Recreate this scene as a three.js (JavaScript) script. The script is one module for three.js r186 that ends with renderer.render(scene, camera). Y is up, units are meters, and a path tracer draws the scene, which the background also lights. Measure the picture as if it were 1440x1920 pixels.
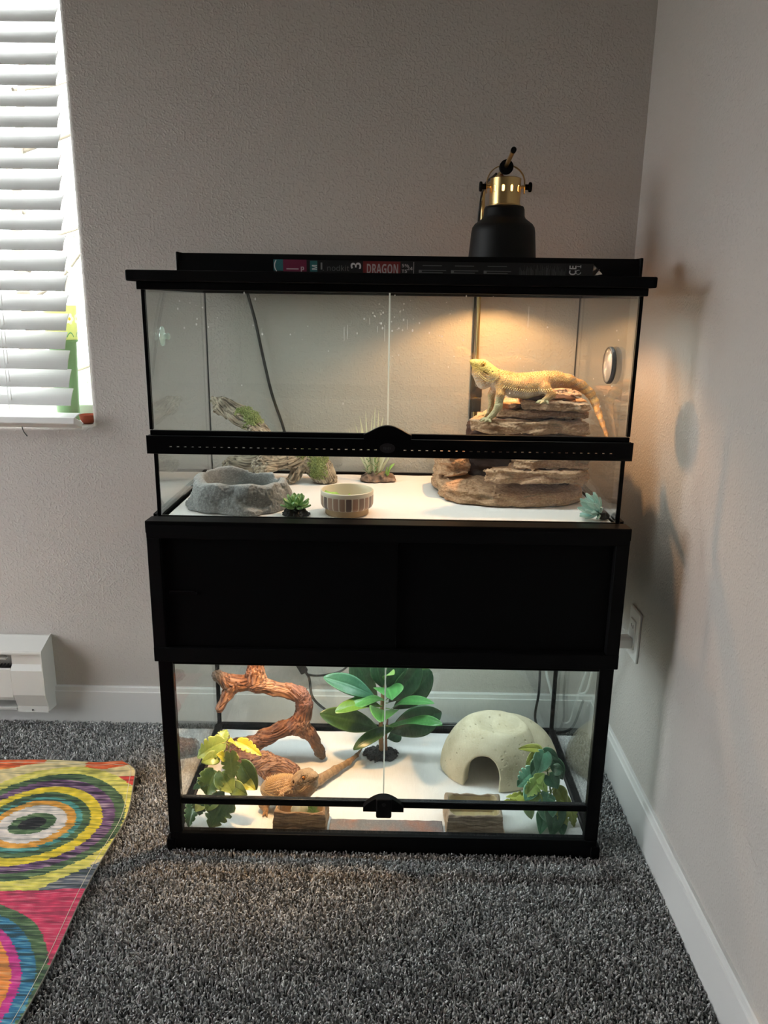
import * as THREE from 'three';
import { RoundedBoxGeometry } from 'three/addons/geometries/RoundedBoxGeometry.js';
import { mergeGeometries } from 'three/addons/utils/BufferGeometryUtils.js';
import { ImprovedNoise } from 'three/addons/math/ImprovedNoise.js';
import { RectAreaLightUniformsLib } from 'three/addons/lights/RectAreaLightUniformsLib.js';

// ------------------------------------------------------------------ camera, sky, lights, exposure
const scene = new THREE.Scene();
const renderer = new THREE.WebGLRenderer({ antialias: true });
renderer.toneMapping = THREE.LinearToneMapping;
renderer.toneMappingExposure = 1.0;
renderer.shadowMap.enabled = true;
renderer.shadowMap.type = THREE.PCFSoftShadowMap;
RectAreaLightUniformsLib.init();

const FOCAL = 1458;                                            // in pixels of a 1440 x 1920 frame
const camera = new THREE.PerspectiveCamera((2 * Math.atan(960 / FOCAL) * 180) / Math.PI, 1440 / 1920, 0.05, 60);
{
  const pitch = (14.947 * Math.PI) / 180, yaw = (0.506 * Math.PI) / 180, roll = (0.8206 * Math.PI) / 180;
  const fw = new THREE.Vector3(-Math.sin(yaw) * Math.cos(pitch), -Math.sin(pitch), -Math.cos(yaw) * Math.cos(pitch));
  const r = new THREE.Vector3(Math.cos(yaw), 0, -Math.sin(yaw));
  const u = new THREE.Vector3().crossVectors(r, fw);
  const cx = r.clone().multiplyScalar(Math.cos(roll)).addScaledVector(u, Math.sin(roll));
  const cy = u.clone().multiplyScalar(Math.cos(roll)).addScaledVector(r, -Math.sin(roll));
  camera.matrixAutoUpdate = true;
  camera.position.set(0.005, 1.118, 1.9206);
  camera.quaternion.setFromRotationMatrix(new THREE.Matrix4().makeBasis(cx, cy, fw.clone().negate()));
}
const SKY = 10.2;
scene.background = new THREE.Color().setRGB(0.99 * SKY, 0.995 * SKY, 1.04 * SKY);   // even bright overcast

const LED_UP = { intensity: 31, color: [0.91, 1.0, 0.98] };     // strip on the upper screen lid
const HEAT_UP = { intensity: 1.05, color: [1.0, 0.49, 0.18] };
const LED_LOW = { intensity: 28, color: [0.84, 1.0, 1.05] };    // strip under the cabinet
const HEAT_LOW = { intensity: 1.0, color: [1.0, 0.6, 0.28] };

// ------------------------------------------------------------------ helpers
const noiseGen = new ImprovedNoise();
const ns = (x, y, z) => noiseGen.noise(x + 31.7, y + 11.3, z + 47.9);
const fbm = (x, y, z, o = 4) => { let s = 0, a = 0.5, f = 1; for (let i = 0; i < o; i++) { s += a * ns(x * f, y * f, z * f); a *= 0.5; f *= 2.03; } return s; };
function rng(seed) { let s = seed >>> 0; return () => { s = (s + 0x6d2b79f5) >>> 0; let t = Math.imul(s ^ (s >>> 15), 1 | s); t = (t + Math.imul(t ^ (t >>> 7), 61 | t)) ^ t; return ((t ^ (t >>> 14)) >>> 0) / 4294967296; }; }
const V = (x, y, z) => new THREE.Vector3(x, y, z);
const lin = (hex) => { const c = new THREE.Color(hex); return [c.r, c.g, c.b]; };
const mix = (a, b, t) => a + (b - a) * t;
const mix3 = (a, b, t) => [mix(a[0], b[0], t), mix(a[1], b[1], t), mix(a[2], b[2], t)];
const clamp = (x, a = 0, b = 1) => Math.min(b, Math.max(a, x));
const sstep = (a, b, x) => { const t = clamp((x - a) / (b - a)); return t * t * (3 - 2 * t); };
const smin = (a, b, k) => { const h = Math.max(k - Math.abs(a - b), 0) / k; return Math.min(a, b) - h * h * k * 0.25; };
const smax = (a, b, k) => -smin(-a, -b, k);

const used = new Map();
function numbered(name) { const n = used.get(name) || 0; used.set(name, n + 1); return n ? name + '_' + String(n).padStart(3, '0') : name; }
function shadows(o) { o.castShadow = true; o.receiveShadow = true; return o; }
function tag(o, label, category, group) { o.userData.label = label; o.userData.category = category; if (group) o.userData.group = group; return o; }
function thing(name, label, category, p = [0, 0, 0], group) {
  const o = new THREE.Group(); o.name = numbered(name); o.position.set(...p); scene.add(o);
  return tag(o, label, category, group);
}
// a part of a thing; the geometry is given in the thing's own axes
function part(name, geo, mat, parent, label) {
  const m = shadows(new THREE.Mesh(geo, mat)); m.name = name; parent.add(m);
  if (label) m.userData.label = label;
  return m;
}
// the same, with the geometry given in the room's axes (only for things that are not turned)
function partW(name, geo, mat, parent, label) {
  const p = V(0, 0, 0); for (let o = parent; o && o !== scene; o = o.parent) p.add(o.position);
  geo.translate(-p.x, -p.y, -p.z);
  return part(name, geo, mat, parent, label);
}
function struct(name, geo, mat, parent) {
  const m = shadows(new THREE.Mesh(geo, mat)); m.name = name;
  if (parent) parent.add(m); else { m.userData.kind = 'structure'; scene.add(m); }
  return m;
}
function box(x0, x1, y0, y1, z0, z1, r = 0) {
  const w = x1 - x0, h = y1 - y0, d = z1 - z0;
  const g = r > 0 ? new RoundedBoxGeometry(w, h, d, 2, Math.min(r, 0.49 * Math.min(w, h, d))) : new THREE.BoxGeometry(w, h, d);
  g.translate((x0 + x1) / 2, (y0 + y1) / 2, (z0 + z1) / 2);
  return g;
}
function merge(list) {
  return mergeGeometries(list.map((g) => { let q = g.index ? g.toNonIndexed() : g.clone(); for (const k of Object.keys(q.attributes)) if (!['position', 'normal', 'uv', 'color'].includes(k)) q.deleteAttribute(k); return q; }));
}
// uv in metres by the face's main direction
function boxUV(g) {
  if (g.index) g = g.toNonIndexed();
  const p = g.attributes.position, uv = new Float32Array(p.count * 2), a = V(), b = V(), c = V();
  for (let i = 0; i < p.count; i += 3) {
    a.fromBufferAttribute(p, i); b.fromBufferAttribute(p, i + 1); c.fromBufferAttribute(p, i + 2);
    const n = b.clone().sub(a).cross(c.clone().sub(a)), ax = Math.abs(n.x), ay = Math.abs(n.y), az = Math.abs(n.z);
    [a, b, c].forEach((q, k) => { const t = ax >= ay && ax >= az ? [q.z, q.y] : ay >= az ? [q.x, q.z] : [q.x, q.y]; uv[(i + k) * 2] = t[0]; uv[(i + k) * 2 + 1] = t[1]; });
  }
  g.setAttribute('uv', new THREE.BufferAttribute(uv, 2));
  return g;
}
function tube(pts, r, { seg = 40, rad = 10, closed = false, taper } = {}) {
  const curve = new THREE.CatmullRomCurve3(pts.map((p) => (p.isVector3 ? p : V(...p))), closed);
  const g = new THREE.TubeGeometry(curve, seg, r, rad, closed);
  if (taper) {
    const p = g.attributes.position;
    for (let i = 0; i <= seg; i++) { const c = curve.getPointAt(i / seg), k = taper(i / seg); for (let j = 0; j <= rad; j++) { const q = i * (rad + 1) + j; p.setXYZ(q, c.x + (p.getX(q) - c.x) * k, c.y + (p.getY(q) - c.y) * k, c.z + (p.getZ(q) - c.z) * k); } }
  }
  return g;
}
function lathe(pts, seg = 64) { return new THREE.LatheGeometry(pts.map(([r, y]) => new THREE.Vector2(r, y)), seg); }
function ball(c, r, s = [1, 1, 1], seg = 24) { const g = new THREE.SphereGeometry(r, seg, Math.round(seg * 0.66)); g.scale(...s); g.translate(...c); return g; }
function cyl(a, b, r0, r1 = r0, seg = 20) {
  a = V(...a); b = V(...b); const d = b.clone().sub(a), g = new THREE.CylinderGeometry(r1, r0, d.length(), seg);
  g.applyQuaternion(new THREE.Quaternion().setFromUnitVectors(V(0, 1, 0), d.normalize())); g.translate((a.x + b.x) / 2, (a.y + b.y) / 2, (a.z + b.z) / 2);
  return g;
}
function extrudeShape(pts, depth, bevel = 0, holes = []) {
  const s = new THREE.Shape(pts.map((p) => new THREE.Vector2(...p)));
  for (const h of holes) s.holes.push(new THREE.Path(h.map((p) => new THREE.Vector2(...p))));
  return new THREE.ExtrudeGeometry(s, { depth, bevelEnabled: bevel > 0, bevelSize: bevel, bevelThickness: bevel, bevelSegments: 2, curveSegments: 8 });
}

// a smooth surface where f = 0 (naive surface nets), coloured per vertex
function surfaceOf(f, lo, hi, h, color, slack = 1.6) {
  const n = [0, 1, 2].map((i) => Math.ceil((hi[i] - lo[i]) / h) + 2), [nx, ny, nz] = n, N = nx * ny * nz;
  const d = new Float32Array(N).fill(1), B = 4, at = (i, j, k) => i + nx * (j + ny * k);
  for (let K = 0; K < nz; K += B) for (let J = 0; J < ny; J += B) for (let I = 0; I < nx; I += B) {
    const v = f(lo[0] + (I + 1.5) * h, lo[1] + (J + 1.5) * h, lo[2] + (K + 1.5) * h), far = Math.abs(v) > B * h * 0.87 * slack;
    for (let k = K; k < Math.min(K + B, nz); k++) for (let j = J; j < Math.min(J + B, ny); j++) for (let i = I; i < Math.min(I + B, nx); i++) d[at(i, j, k)] = far ? v : f(lo[0] + i * h, lo[1] + j * h, lo[2] + k * h);
  }
  const idx = new Int32Array(N).fill(-1), pos = [];
  for (let k = 0; k < nz - 1; k++) for (let j = 0; j < ny - 1; j++) for (let i = 0; i < nx - 1; i++) {
    const o = at(i, j, k); let neg = 0;
    const c = [d[o], d[o + 1], d[o + nx], d[o + nx + 1], d[o + nx * ny], d[o + nx * ny + 1], d[o + nx * ny + nx], d[o + nx * ny + nx + 1]];
    for (const q of c) if (q < 0) neg++;
    if (neg === 0 || neg === 8) continue;
    let sx = 0, sy = 0, sz = 0, m = 0;
    for (const [a, b] of EDGES) if (c[a] < 0 !== c[b] < 0) {
      const t = c[a] / (c[a] - c[b]);
      sx += mix(a & 1, b & 1, t); sy += mix((a >> 1) & 1, (b >> 1) & 1, t); sz += mix(a >> 2, b >> 2, t); m++;
    }
    idx[o] = pos.length / 3;
    pos.push(lo[0] + (i + sx / m) * h, lo[1] + (j + sy / m) * h, lo[2] + (k + sz / m) * h);
  }
  const tri = [], quad = (a, b, c, e, flip) => { if (a < 0 || b < 0 || c < 0 || e < 0) return; flip ? tri.push(a, c, b, a, e, c) : tri.push(a, b, c, a, c, e); };
  for (let k = 1; k < nz - 1; k++) for (let j = 1; j < ny - 1; j++) for (let i = 1; i < nx - 1; i++) {
    const o = at(i, j, k), s = d[o] < 0;
    if (s !== d[o + 1] < 0) quad(idx[o - nx - nx * ny], idx[o - nx * ny], idx[o], idx[o - nx], !s);
    if (s !== d[o + nx] < 0) quad(idx[o - 1 - nx * ny], idx[o - 1], idx[o], idx[o - nx * ny], !s);
    if (s !== d[o + nx * ny] < 0) quad(idx[o - 1 - nx], idx[o - nx], idx[o], idx[o - 1], !s);
  }
  const g = new THREE.BufferGeometry(), cnt = pos.length / 3, nor = new Float32Array(cnt * 3), col = new Float32Array(cnt * 3), e = h * 0.7;
  for (let i = 0; i < cnt; i++) {
    const x = pos[i * 3], y = pos[i * 3 + 1], z = pos[i * 3 + 2];
    let a = f(x + e, y, z) - f(x - e, y, z), b = f(x, y + e, z) - f(x, y - e, z), c = f(x, y, z + e) - f(x, y, z - e);
    const l = Math.hypot(a, b, c) || 1; a /= l; b /= l; c /= l;
    nor.set([a, b, c], i * 3); col.set(color(x, y, z, a, b, c), i * 3);
  }
  g.setAttribute('position', new THREE.Float32BufferAttribute(pos, 3));
  g.setAttribute('normal', new THREE.BufferAttribute(nor, 3));
  g.setAttribute('color', new THREE.BufferAttribute(col, 3));
  g.setIndex(tri);
  return g;
}
const EDGES = []; for (let a = 0; a < 8; a++) for (const b of [1, 2, 4]) if (!(a & b)) EDGES.push([a, a | b]);

// distance to a chain of tapered capsules given as [x, y, z, radius]
function chainDist(c, x, y, z, k = 0.006) {
  let best = 1e3;
  for (let i = 0; i + 1 < c.length; i++) {
    const a = c[i], b = c[i + 1], dx = b[0] - a[0], dy = b[1] - a[1], dz = b[2] - a[2];
    const t = clamp(((x - a[0]) * dx + (y - a[1]) * dy + (z - a[2]) * dz) / (dx * dx + dy * dy + dz * dz));
    const d = Math.hypot(x - a[0] - dx * t, y - a[1] - dy * t, z - a[2] - dz * t) - mix(a[3], b[3], t);
    best = i ? smin(best, d, k) : d;
  }
  return best;
}
const ell = (x, y, z, c, r) => { const k = Math.hypot((x - c[0]) / r[0], (y - c[1]) / r[1], (z - c[2]) / r[2]); return (k - 1) * Math.min(r[0], r[1], r[2]); };

// a leaf as a closed thin solid from base b to tip t; n is the way its upper side looks
function leafGeo(b, t, n, w, o = {}) {
  const { arch = 0.12, fold = 0.15, droop = 0, wave = 0.05, shape = 'oval', nu = 20, nv = 6, thick = 0.0007, c0 = [0.05, 0.2, 0.05], c1 = [0.12, 0.35, 0.08], edge, veins = 7, seed = 1, back } = o;
  b = V(...b); t = V(...t); const ax = t.clone().sub(b), L = ax.length(); ax.normalize();
  const nn = V(...n); nn.addScaledVector(ax, -nn.dot(ax)).normalize(); const side = ax.clone().cross(nn).normalize();
  const prof = { oval: (u) => Math.pow(Math.sin(Math.PI * Math.pow(u, 0.85)), 0.75), fiddle: (u) => Math.pow(Math.sin(Math.PI * Math.pow(u, 1.4)), 0.58), heart: (u) => Math.pow(Math.sin(Math.PI * Math.pow(clamp(u), 0.62)), 0.7),
    round: (u) => Math.pow(Math.max(0, 1 - Math.pow(2 * u - 1, 2)), 0.5), blade: (u) => Math.pow(1 - u, 0.7) * (0.4 + 0.6 * sstep(0, 0.2, u)), spoon: (u) => Math.pow(Math.sin(Math.PI * Math.pow(u, 1.5)), 0.6), split: (u) => Math.pow(Math.sin(Math.PI * Math.pow(clamp(u), 0.62)), 0.7) }[shape];
  const pos = [], col = [], uv = [], idx = [], M = nv * 2, R = M * 2;
  for (let i = 0; i <= nu; i++) {
    const u = i / nu, uc = clamp(u, 0.006, 0.994);
    let ww = w * 0.5 * prof(uc);
    for (let j = 0; j < R; j++) {
      const up = j <= M, s = up ? -1 + (2 * j) / M : 1 - (2 * (j - M)) / M;
      let wl = ww;
      if (shape === 'split') { const q = u * 5.5 + (s > 0 ? 0 : 0.5) + seed * 0.37, f = q - Math.floor(q), cut = Math.exp(-Math.pow((f - 0.5) / 0.13, 2)); wl *= 1 - (o.cut ?? 0.38) * cut * sstep(0.08, 0.3, u) * sstep(1.02, 0.8, u); }
      const as = Math.abs(s);
      let lift = arch * L * 4 * u * (1 - u) * 0.5 - droop * L * u * u + fold * as * wl + wave * w * Math.sin(u * 7 + seed * 2.1 + (s > 0 ? 1.7 : 0)) * as * as;
      const vein = Math.exp(-Math.pow(s / 0.06, 2)) + (veins ? 0.45 * Math.exp(-Math.pow((((u * veins + as * 1.6) % 1) - 0.5) / 0.09, 2)) * (1 - as * 0.6) : 0);
      lift -= 0.0008 * vein * (up ? 1 : -1);
      if (!up) lift -= thick;
      const back0 = shape === 'heart' || shape === 'split' ? -0.16 * w * Math.pow(as, 1.5) * (1 - sstep(0, 0.35, u)) : 0;
      const p = b.clone().addScaledVector(ax, L * u + back0).addScaledVector(side, s * wl).addScaledVector(nn, lift);
      pos.push(p.x, p.y, p.z); uv.push(u, s);
      const tone = clamp(0.35 + 0.9 * fbm(u * 3 + seed * 5, s * 2, seed, 3) + (edge ? 0 : 0.25 * as));
      let c = mix3(c0, c1, tone); c = mix3(c, c1, clamp(vein * 0.7));
      if (edge) c = mix3(c, edge, sstep(0.82, 0.97, as) * 0.8);
      if (!up && back) c = back;
      col.push(...c);
    }
  }
  for (let i = 0; i < nu; i++) for (let j = 0; j < R; j++) { const a = i * R + j, c = i * R + ((j + 1) % R), d2 = a + R, e = c + R; idx.push(a, d2, c, c, d2, e); }
  const g = new THREE.BufferGeometry();
  g.setAttribute('position', new THREE.Float32BufferAttribute(pos, 3)); g.setAttribute('color', new THREE.Float32BufferAttribute(col, 3)); g.setAttribute('uv', new THREE.Float32BufferAttribute(uv, 2));
  g.setIndex(idx); g.computeVertexNormals();
  return g;
}

// ------------------------------------------------------------------ textures and materials
function noiseTexture(size, fn, srgb = false) {
  const data = new Uint8Array(size * size * 4);
  for (let y = 0; y < size; y++) for (let x = 0; x < size; x++) { const c = fn(x / size, y / size), o = (y * size + x) * 4; for (let k = 0; k < 3; k++) data[o + k] = clamp(Array.isArray(c) ? c[k] : c) * 255; data[o + 3] = 255; }
  const t = new THREE.DataTexture(data, size, size); t.wrapS = t.wrapT = THREE.RepeatWrapping; t.magFilter = THREE.LinearFilter; t.minFilter = THREE.LinearMipmapLinearFilter; t.generateMipmaps = true;
  if (srgb) t.colorSpace = THREE.SRGBColorSpace; t.needsUpdate = true; return t;
}
// noise that repeats seamlessly
function wrapNoise(u, v, f, seed = 0) { const a = u * Math.PI * 2, b = v * Math.PI * 2, r = f / (Math.PI * 2); return ns(Math.cos(a) * r + seed, Math.sin(a) * r + Math.cos(b) * r * 0.83, Math.sin(b) * r + seed * 1.7); }
const tileN = (u, v, f, s = 0) => { const x = u * f, y = v * f, a = sstep(0, 1, u), b = sstep(0, 1, v); return mix(mix(ns(x, y, s), ns(x - f, y, s), a), mix(ns(x, y - f, s), ns(x - f, y - f, s), a), b) * 1.25; };
const peelTex = noiseTexture(1024, (u, v) => { const a = tileN(u, v, 88, 1), b = tileN(u, v, 47, 5), c = tileN(u, v, 190, 9); return 0.5 + 0.55 * sstep(-0.15, 0.5, a * 0.8 + b * 0.5) - 0.25 + 0.1 * c; });   // 0.4 m of sprayed orange peel
const grainTex = noiseTexture(512, (u, v) => 0.5 + 0.35 * tileN(u, v, 60, 3) + 0.25 * tileN(u, v, 140, 7));
const std = (o) => new THREE.MeshStandardMaterial(o);
const phy = (o) => new THREE.MeshPhysicalMaterial(o);
const rep = (t, k) => { const c = t.clone(); c.repeat.set(k, k); c.needsUpdate = true; return c; };
const M = {
  wall: std({ color: new THREE.Color().setRGB(0.52, 0.478, 0.443), roughness: 0.62, bumpMap: rep(peelTex, 2.5), bumpScale: 0.00085 }),
  ceiling: std({ color: '#d6d2cb', roughness: 0.9 }),
  trim: std({ color: '#dedbd8', roughness: 0.42 }),
  black: phy({ color: new THREE.Color().setRGB(0.003, 0.003, 0.0034), roughness: 0.4, specularIntensity: 0.16 }),
  blackMatte: phy({ color: new THREE.Color().setRGB(0.0026, 0.0026, 0.003), roughness: 0.7, specularIntensity: 0.25 }),
  blackPanel: phy({ color: new THREE.Color().setRGB(0.002, 0.002, 0.0022), roughness: 0.7, specularIntensity: 0.2 }),
  rubber: std({ color: new THREE.Color().setRGB(0.012, 0.012, 0.012), roughness: 0.55 }),
  glass: phy({ color: new THREE.Color().setRGB(0.965, 0.985, 0.975), roughness: 0, transmission: 1, thickness: 0, ior: 1.5 }),
  glassEdge: phy({ color: new THREE.Color().setRGB(0.9, 0.93, 0.88), roughness: 0.9, transmission: 0.65, thickness: 0 }),
  silicone: std({ color: new THREE.Color().setRGB(0.018, 0.02, 0.02), roughness: 0.5 }),
  vertex: std({ vertexColors: true, roughness: 0.85 }),
  vertexSoft: std({ vertexColors: true, roughness: 0.6 }),
  leaf: std({ vertexColors: true, roughness: 0.32 }),
  leafDull: std({ vertexColors: true, roughness: 0.6 }),
  brass: std({ color: new THREE.Color().setRGB(0.62, 0.44, 0.19), roughness: 0.28, metalness: 1, side: THREE.DoubleSide }),
  steel: std({ color: '#b9bcc0', roughness: 0.3, metalness: 1 }),
  whitePlastic: std({ color: '#e9e7e4', roughness: 0.4 }),
  liner: std({ color: '#ece9e6', roughness: 0.9, bumpMap: rep(grainTex, 5), bumpScale: 0.0004 }),
};
const SLATS = [[-0.749,1.9807,-0.0220,1.9462,0.0040],[-0.749,1.9332,-0.0220,1.8987,0.0040],[-0.749,1.8857,-0.0220,1.8512,0.0040],[-0.749,1.8382,-0.0220,1.8037,0.0040],[-0.749,1.7907,-0.0220,1.7562,0.0040],[-0.750,1.7432,-0.0220,1.7090,0.0040],[-0.753,1.7009,-0.0209,1.6669,0.0051],[-0.756,1.6582,-0.0199,1.6233,0.0061],[-0.759,1.6171,-0.0188,1.5814,0.0072],[-0.760,1.5733,-0.0178,1.5378,0.0082],[-0.763,1.5313,-0.0167,1.4949,0.0093],[-0.765,1.4876,-0.0157,1.4515,0.0103],[-0.768,1.4423,-0.0146,1.4075,0.0114],[-0.769,1.3988,-0.0136,1.3620,0.0124],[-0.770,1.3548,-0.0125,1.3193,0.0135],[-0.772,1.3080,-0.0115,1.2750,0.0145],[-0.772,1.2653,-0.0104,1.2302,0.0156],[-0.772,1.2197,-0.0094,1.1836,0.0166],[-0.775,1.1749,-0.0083,1.1389,0.0177],[-0.777,1.1294,-0.0073,1.0925,0.0187],[-0.780,1.0860,-0.0062,1.0479,0.0198],[-0.786,1.0433,-0.0052,1.0041,0.0208],[-0.784,0.9990,-0.0041,0.9561,0.0219],[-0.784,0.9541,-0.0031,0.9126,0.0229],[-0.783,0.9075,-0.0020,0.8687,0.0240],[-0.772,0.846,-0.008,0.838,0.036]];
// leaves: base, tip, width, the way the upper side looks, outline, colour
const FICUS = [
  [[-0.023,0.183,0.190],[-0.141,0.259,0.230],0.05,[0.1, 0.75, 0.65],"fiddle",1],
  [[-0.020,0.166,0.170],[-0.085,0.267,0.140],0.062,[-0.3, 0.2, 0.95],"fiddle",0],
  [[-0.001,0.201,0.190],[0.011,0.274,0.300],0.072,[0, 0.93, 0.35],"fiddle",3,{fold:.25,droop:.25}],
  [[0.007,0.158,0.170],[0.087,0.254,0.160],0.062,[0.35, 0.2, 0.92],"fiddle",0],
  [[0.021,0.130,0.150],[0.119,0.217,0.120],0.075,[0.4, 0.1, 0.9],"fiddle",0],
  [[0.030,0.169,0.140],[0.111,0.222,0.110],0.045,[0.3, 0.2, 0.9],"fiddle",4],
  [[-0.013,0.092,0.180],[-0.149,0.165,0.240],0.056,[-0.05, 0.6, 0.8],"fiddle",2],
  [[-0.009,0.159,0.190],[-0.109,0.205,0.270],0.045,[-0.1, 0.9, 0.35],"fiddle",4,{fold:.3,droop:.15}],
  [[-0.001,0.168,0.180],[-0.092,0.190,0.250],0.04,[0.1, 0.95, 0.25],"fiddle",3,{arch:.3}],
  [[0.002,0.137,0.190],[-0.005,0.224,0.310],0.072,[0, 0.94, 0.33],"fiddle",3,{fold:.22,droop:.22}],
  [[0.013,0.146,0.180],[0.108,0.214,0.250],0.032,[0.1, 0.93, 0.35],"fiddle",3,{arch:.2}],
  [[0.014,0.078,0.170],[0.132,0.154,0.210],0.075,[0.1, 0.45, 0.88],"fiddle",0],
  [[0.011,0.105,0.190],[0.124,0.186,0.290],0.034,[0.1, 0.9, 0.42],"fiddle",3,{wave:.12,arch:.1}],
  [[0.021,0.099,0.190],[-0.073,0.089,0.260],0.034,[0.1, 0.85, 0.5],"fiddle",2,{arch:.25}],
  [[0.006,0.064,0.180],[0.041,0.067,0.150],0.04,[0.2, 0.4, 0.9],"fiddle",0],
  [[-0.002,0.226,0.180],[0.014,0.286,0.250],0.028,[0, 0.8, 0.6],"fiddle",5],
  [[-0.009,0.204,0.180],[-0.025,0.276,0.180],0.04,[-0.2, 0.4, 0.9],"fiddle",0],
  [[0.004,0.199,0.170],[0.040,0.279,0.170],0.05,[0.2, 0.3, 0.9],"fiddle",0]];
const MONSTERA = [
  [[-0.354,0.191,0.420],[-0.406,0.168,0.440],0.052,[-0.1, 0.7, 0.7],"split",2],
  [[-0.358,0.189,0.410],[-0.352,0.203,0.380],0.03,[0, 0.6, 0.8],"split",2],
  [[-0.321,0.189,0.410],[-0.266,0.171,0.430],0.03,[0.25, 0.8, 0.55],"split",3],
  [[-0.324,0.189,0.420],[-0.333,0.210,0.440],0.026,[-0.1, 0.8, 0.55],"split",3],
  [[-0.360,0.169,0.440],[-0.389,0.170,0.460],0.032,[0, 0.7, 0.7],"heart",2],
  [[-0.335,0.173,0.430],[-0.327,0.121,0.450],0.042,[0.05, 0.35, 0.93],"split",2],
  [[-0.346,0.169,0.440],[-0.354,0.188,0.460],0.024,[0, 0.7, 0.7],"heart",3],
  [[-0.314,0.141,0.420],[-0.277,0.089,0.440],0.044,[0.25, 0.3, 0.92],"heart",1],
  [[-0.315,0.108,0.430],[-0.279,0.098,0.450],0.03,[0.2, 0.7, 0.7],"heart",3],
  [[-0.368,0.129,0.440],[-0.383,0.090,0.465],0.062,[-0.1, 0.55, 0.83],"split",1],
  [[-0.367,0.120,0.430],[-0.411,0.105,0.460],0.032,[-0.35, 0.5, 0.8],"split",0],
  [[-0.353,0.123,0.440],[-0.325,0.100,0.465],0.045,[0.15, 0.6, 0.8],"heart",2],
  [[-0.328,0.105,0.450],[-0.294,0.099,0.470],0.034,[0.2, 0.5, 0.85],"heart",1],
  [[-0.344,0.076,0.450],[-0.373,0.024,0.486],0.066,[0.05, 0.5, 0.86],"split",0],
  [[-0.413,0.062,0.440],[-0.421,0.024,0.481],0.036,[-0.2, 0.4, 0.9],"split",0],
  [[-0.396,0.074,0.450],[-0.401,0.040,0.465],0.04,[-0.1, 0.4, 0.9],"split",0],
  [[-0.370,0.073,0.455],[-0.379,0.061,0.475],0.034,[0, 0.6, 0.8],"heart",1],
  [[-0.392,0.062,0.450],[-0.406,0.056,0.470],0.026,[-0.2, 0.6, 0.8],"heart",4]];
const IVY = [
  [[0.352,0.169,0.400],[0.336,0.135,0.425],0.042,[-0.1, 0.45, 0.9],"heart",0],
  [[0.353,0.168,0.390],[0.386,0.154,0.400],0.026,[0.3, 0.6, 0.7],"heart",1],
  [[0.343,0.173,0.390],[0.295,0.187,0.410],0.02,[-0.1, 0.8, 0.6],"heart",3],
  [[0.350,0.165,0.380],[0.317,0.173,0.390],0.024,[-0.2, 0.8, 0.6],"heart",3],
  [[0.346,0.157,0.380],[0.315,0.133,0.390],0.026,[-0.3, 0.5, 0.8],"heart",4],
  [[0.331,0.122,0.400],[0.294,0.098,0.420],0.044,[-0.3, 0.5, 0.8],"split",0],
  [[0.340,0.112,0.420],[0.308,0.086,0.440],0.036,[-0.1, 0.6, 0.8],"split",2],
  [[0.334,0.115,0.420],[0.348,0.136,0.430],0.024,[0.1, 0.7, 0.7],"heart",2],
  [[0.342,0.108,0.420],[0.355,0.100,0.440],0.022,[0.2, 0.6, 0.8],"heart",2],
  [[0.372,0.132,0.400],[0.391,0.138,0.420],0.028,[0.1, 0.4, 0.9],"round",1],
  [[0.355,0.076,0.440],[0.354,0.042,0.465],0.046,[0.05, 0.4, 0.92],"heart",0],
  [[0.376,0.066,0.430],[0.362,0.024,0.488],0.05,[0.15, 0.35, 0.92],"heart",1],
  [[0.356,0.045,0.430],[0.339,0.024,0.478],0.034,[-0.2, 0.4, 0.9],"heart",0],
  [[0.365,0.079,0.420],[0.348,0.073,0.450],0.034,[0, 0.8, 0.55],"heart",0],
  [[0.383,0.088,0.410],[0.402,0.059,0.430],0.034,[0.2, 0.5, 0.85],"heart",4],
  [[0.385,0.066,0.430],[0.393,0.024,0.473],0.032,[0.2, 0.35, 0.92],"split",4],
  [[0.409,0.055,0.420],[0.418,0.024,0.455],0.028,[0.25, 0.35, 0.9],"split",4],
  [[0.334,0.065,0.430],[0.249,0.074,0.452],0.034,[-0.05, 0.9, 0.42],"split",3,{arch:.2}],
  [[0.331,0.064,0.420],[0.270,0.088,0.440],0.03,[-0.1, 0.85, 0.5],"split",3],
  [[0.329,0.098,0.420],[0.308,0.081,0.445],0.034,[-0.2, 0.6, 0.8],"heart",0],
  [[0.364,0.119,0.410],[0.379,0.105,0.435],0.036,[0.1, 0.5, 0.85],"heart",1],
  [[0.334,0.085,0.430],[0.320,0.062,0.455],0.034,[-0.2, 0.5, 0.85],"heart",2],
  [[0.394,0.072,0.410],[0.410,0.036,0.435],0.03,[0.25, 0.4, 0.9],"heart",4],
  [[0.382,0.046,0.430],[0.386,0.024,0.484],0.038,[0.1, 0.4, 0.9],"heart",1],
  [[0.348,0.145,0.390],[0.324,0.122,0.410],0.032,[-0.3, 0.5, 0.8],"heart",1],
  [[0.373,0.146,0.390],[0.401,0.103,0.400],0.034,[0.3, 0.4, 0.85],"heart",1],
  [[0.317,0.064,0.430],[0.322,0.041,0.455],0.026,[-0.3, 0.5, 0.8],"heart",5]];
// ------------------------------------------------------------------ the room
const XR = 0.566, XL = -2.45, ZF = 4.3, H = 2.44, FL = -0.01;   // right wall, left wall, wall behind the camera, ceiling, carpet backing
const WX0 = -2.1, WX1 = -0.742, WY0 = 0.814, WY1 = 2.08;         // window in the back wall
const W2 = { z0: 0.2, z1: 1.5, y0: 0.25, y1: 1.8 };            // window in the left wall

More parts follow.
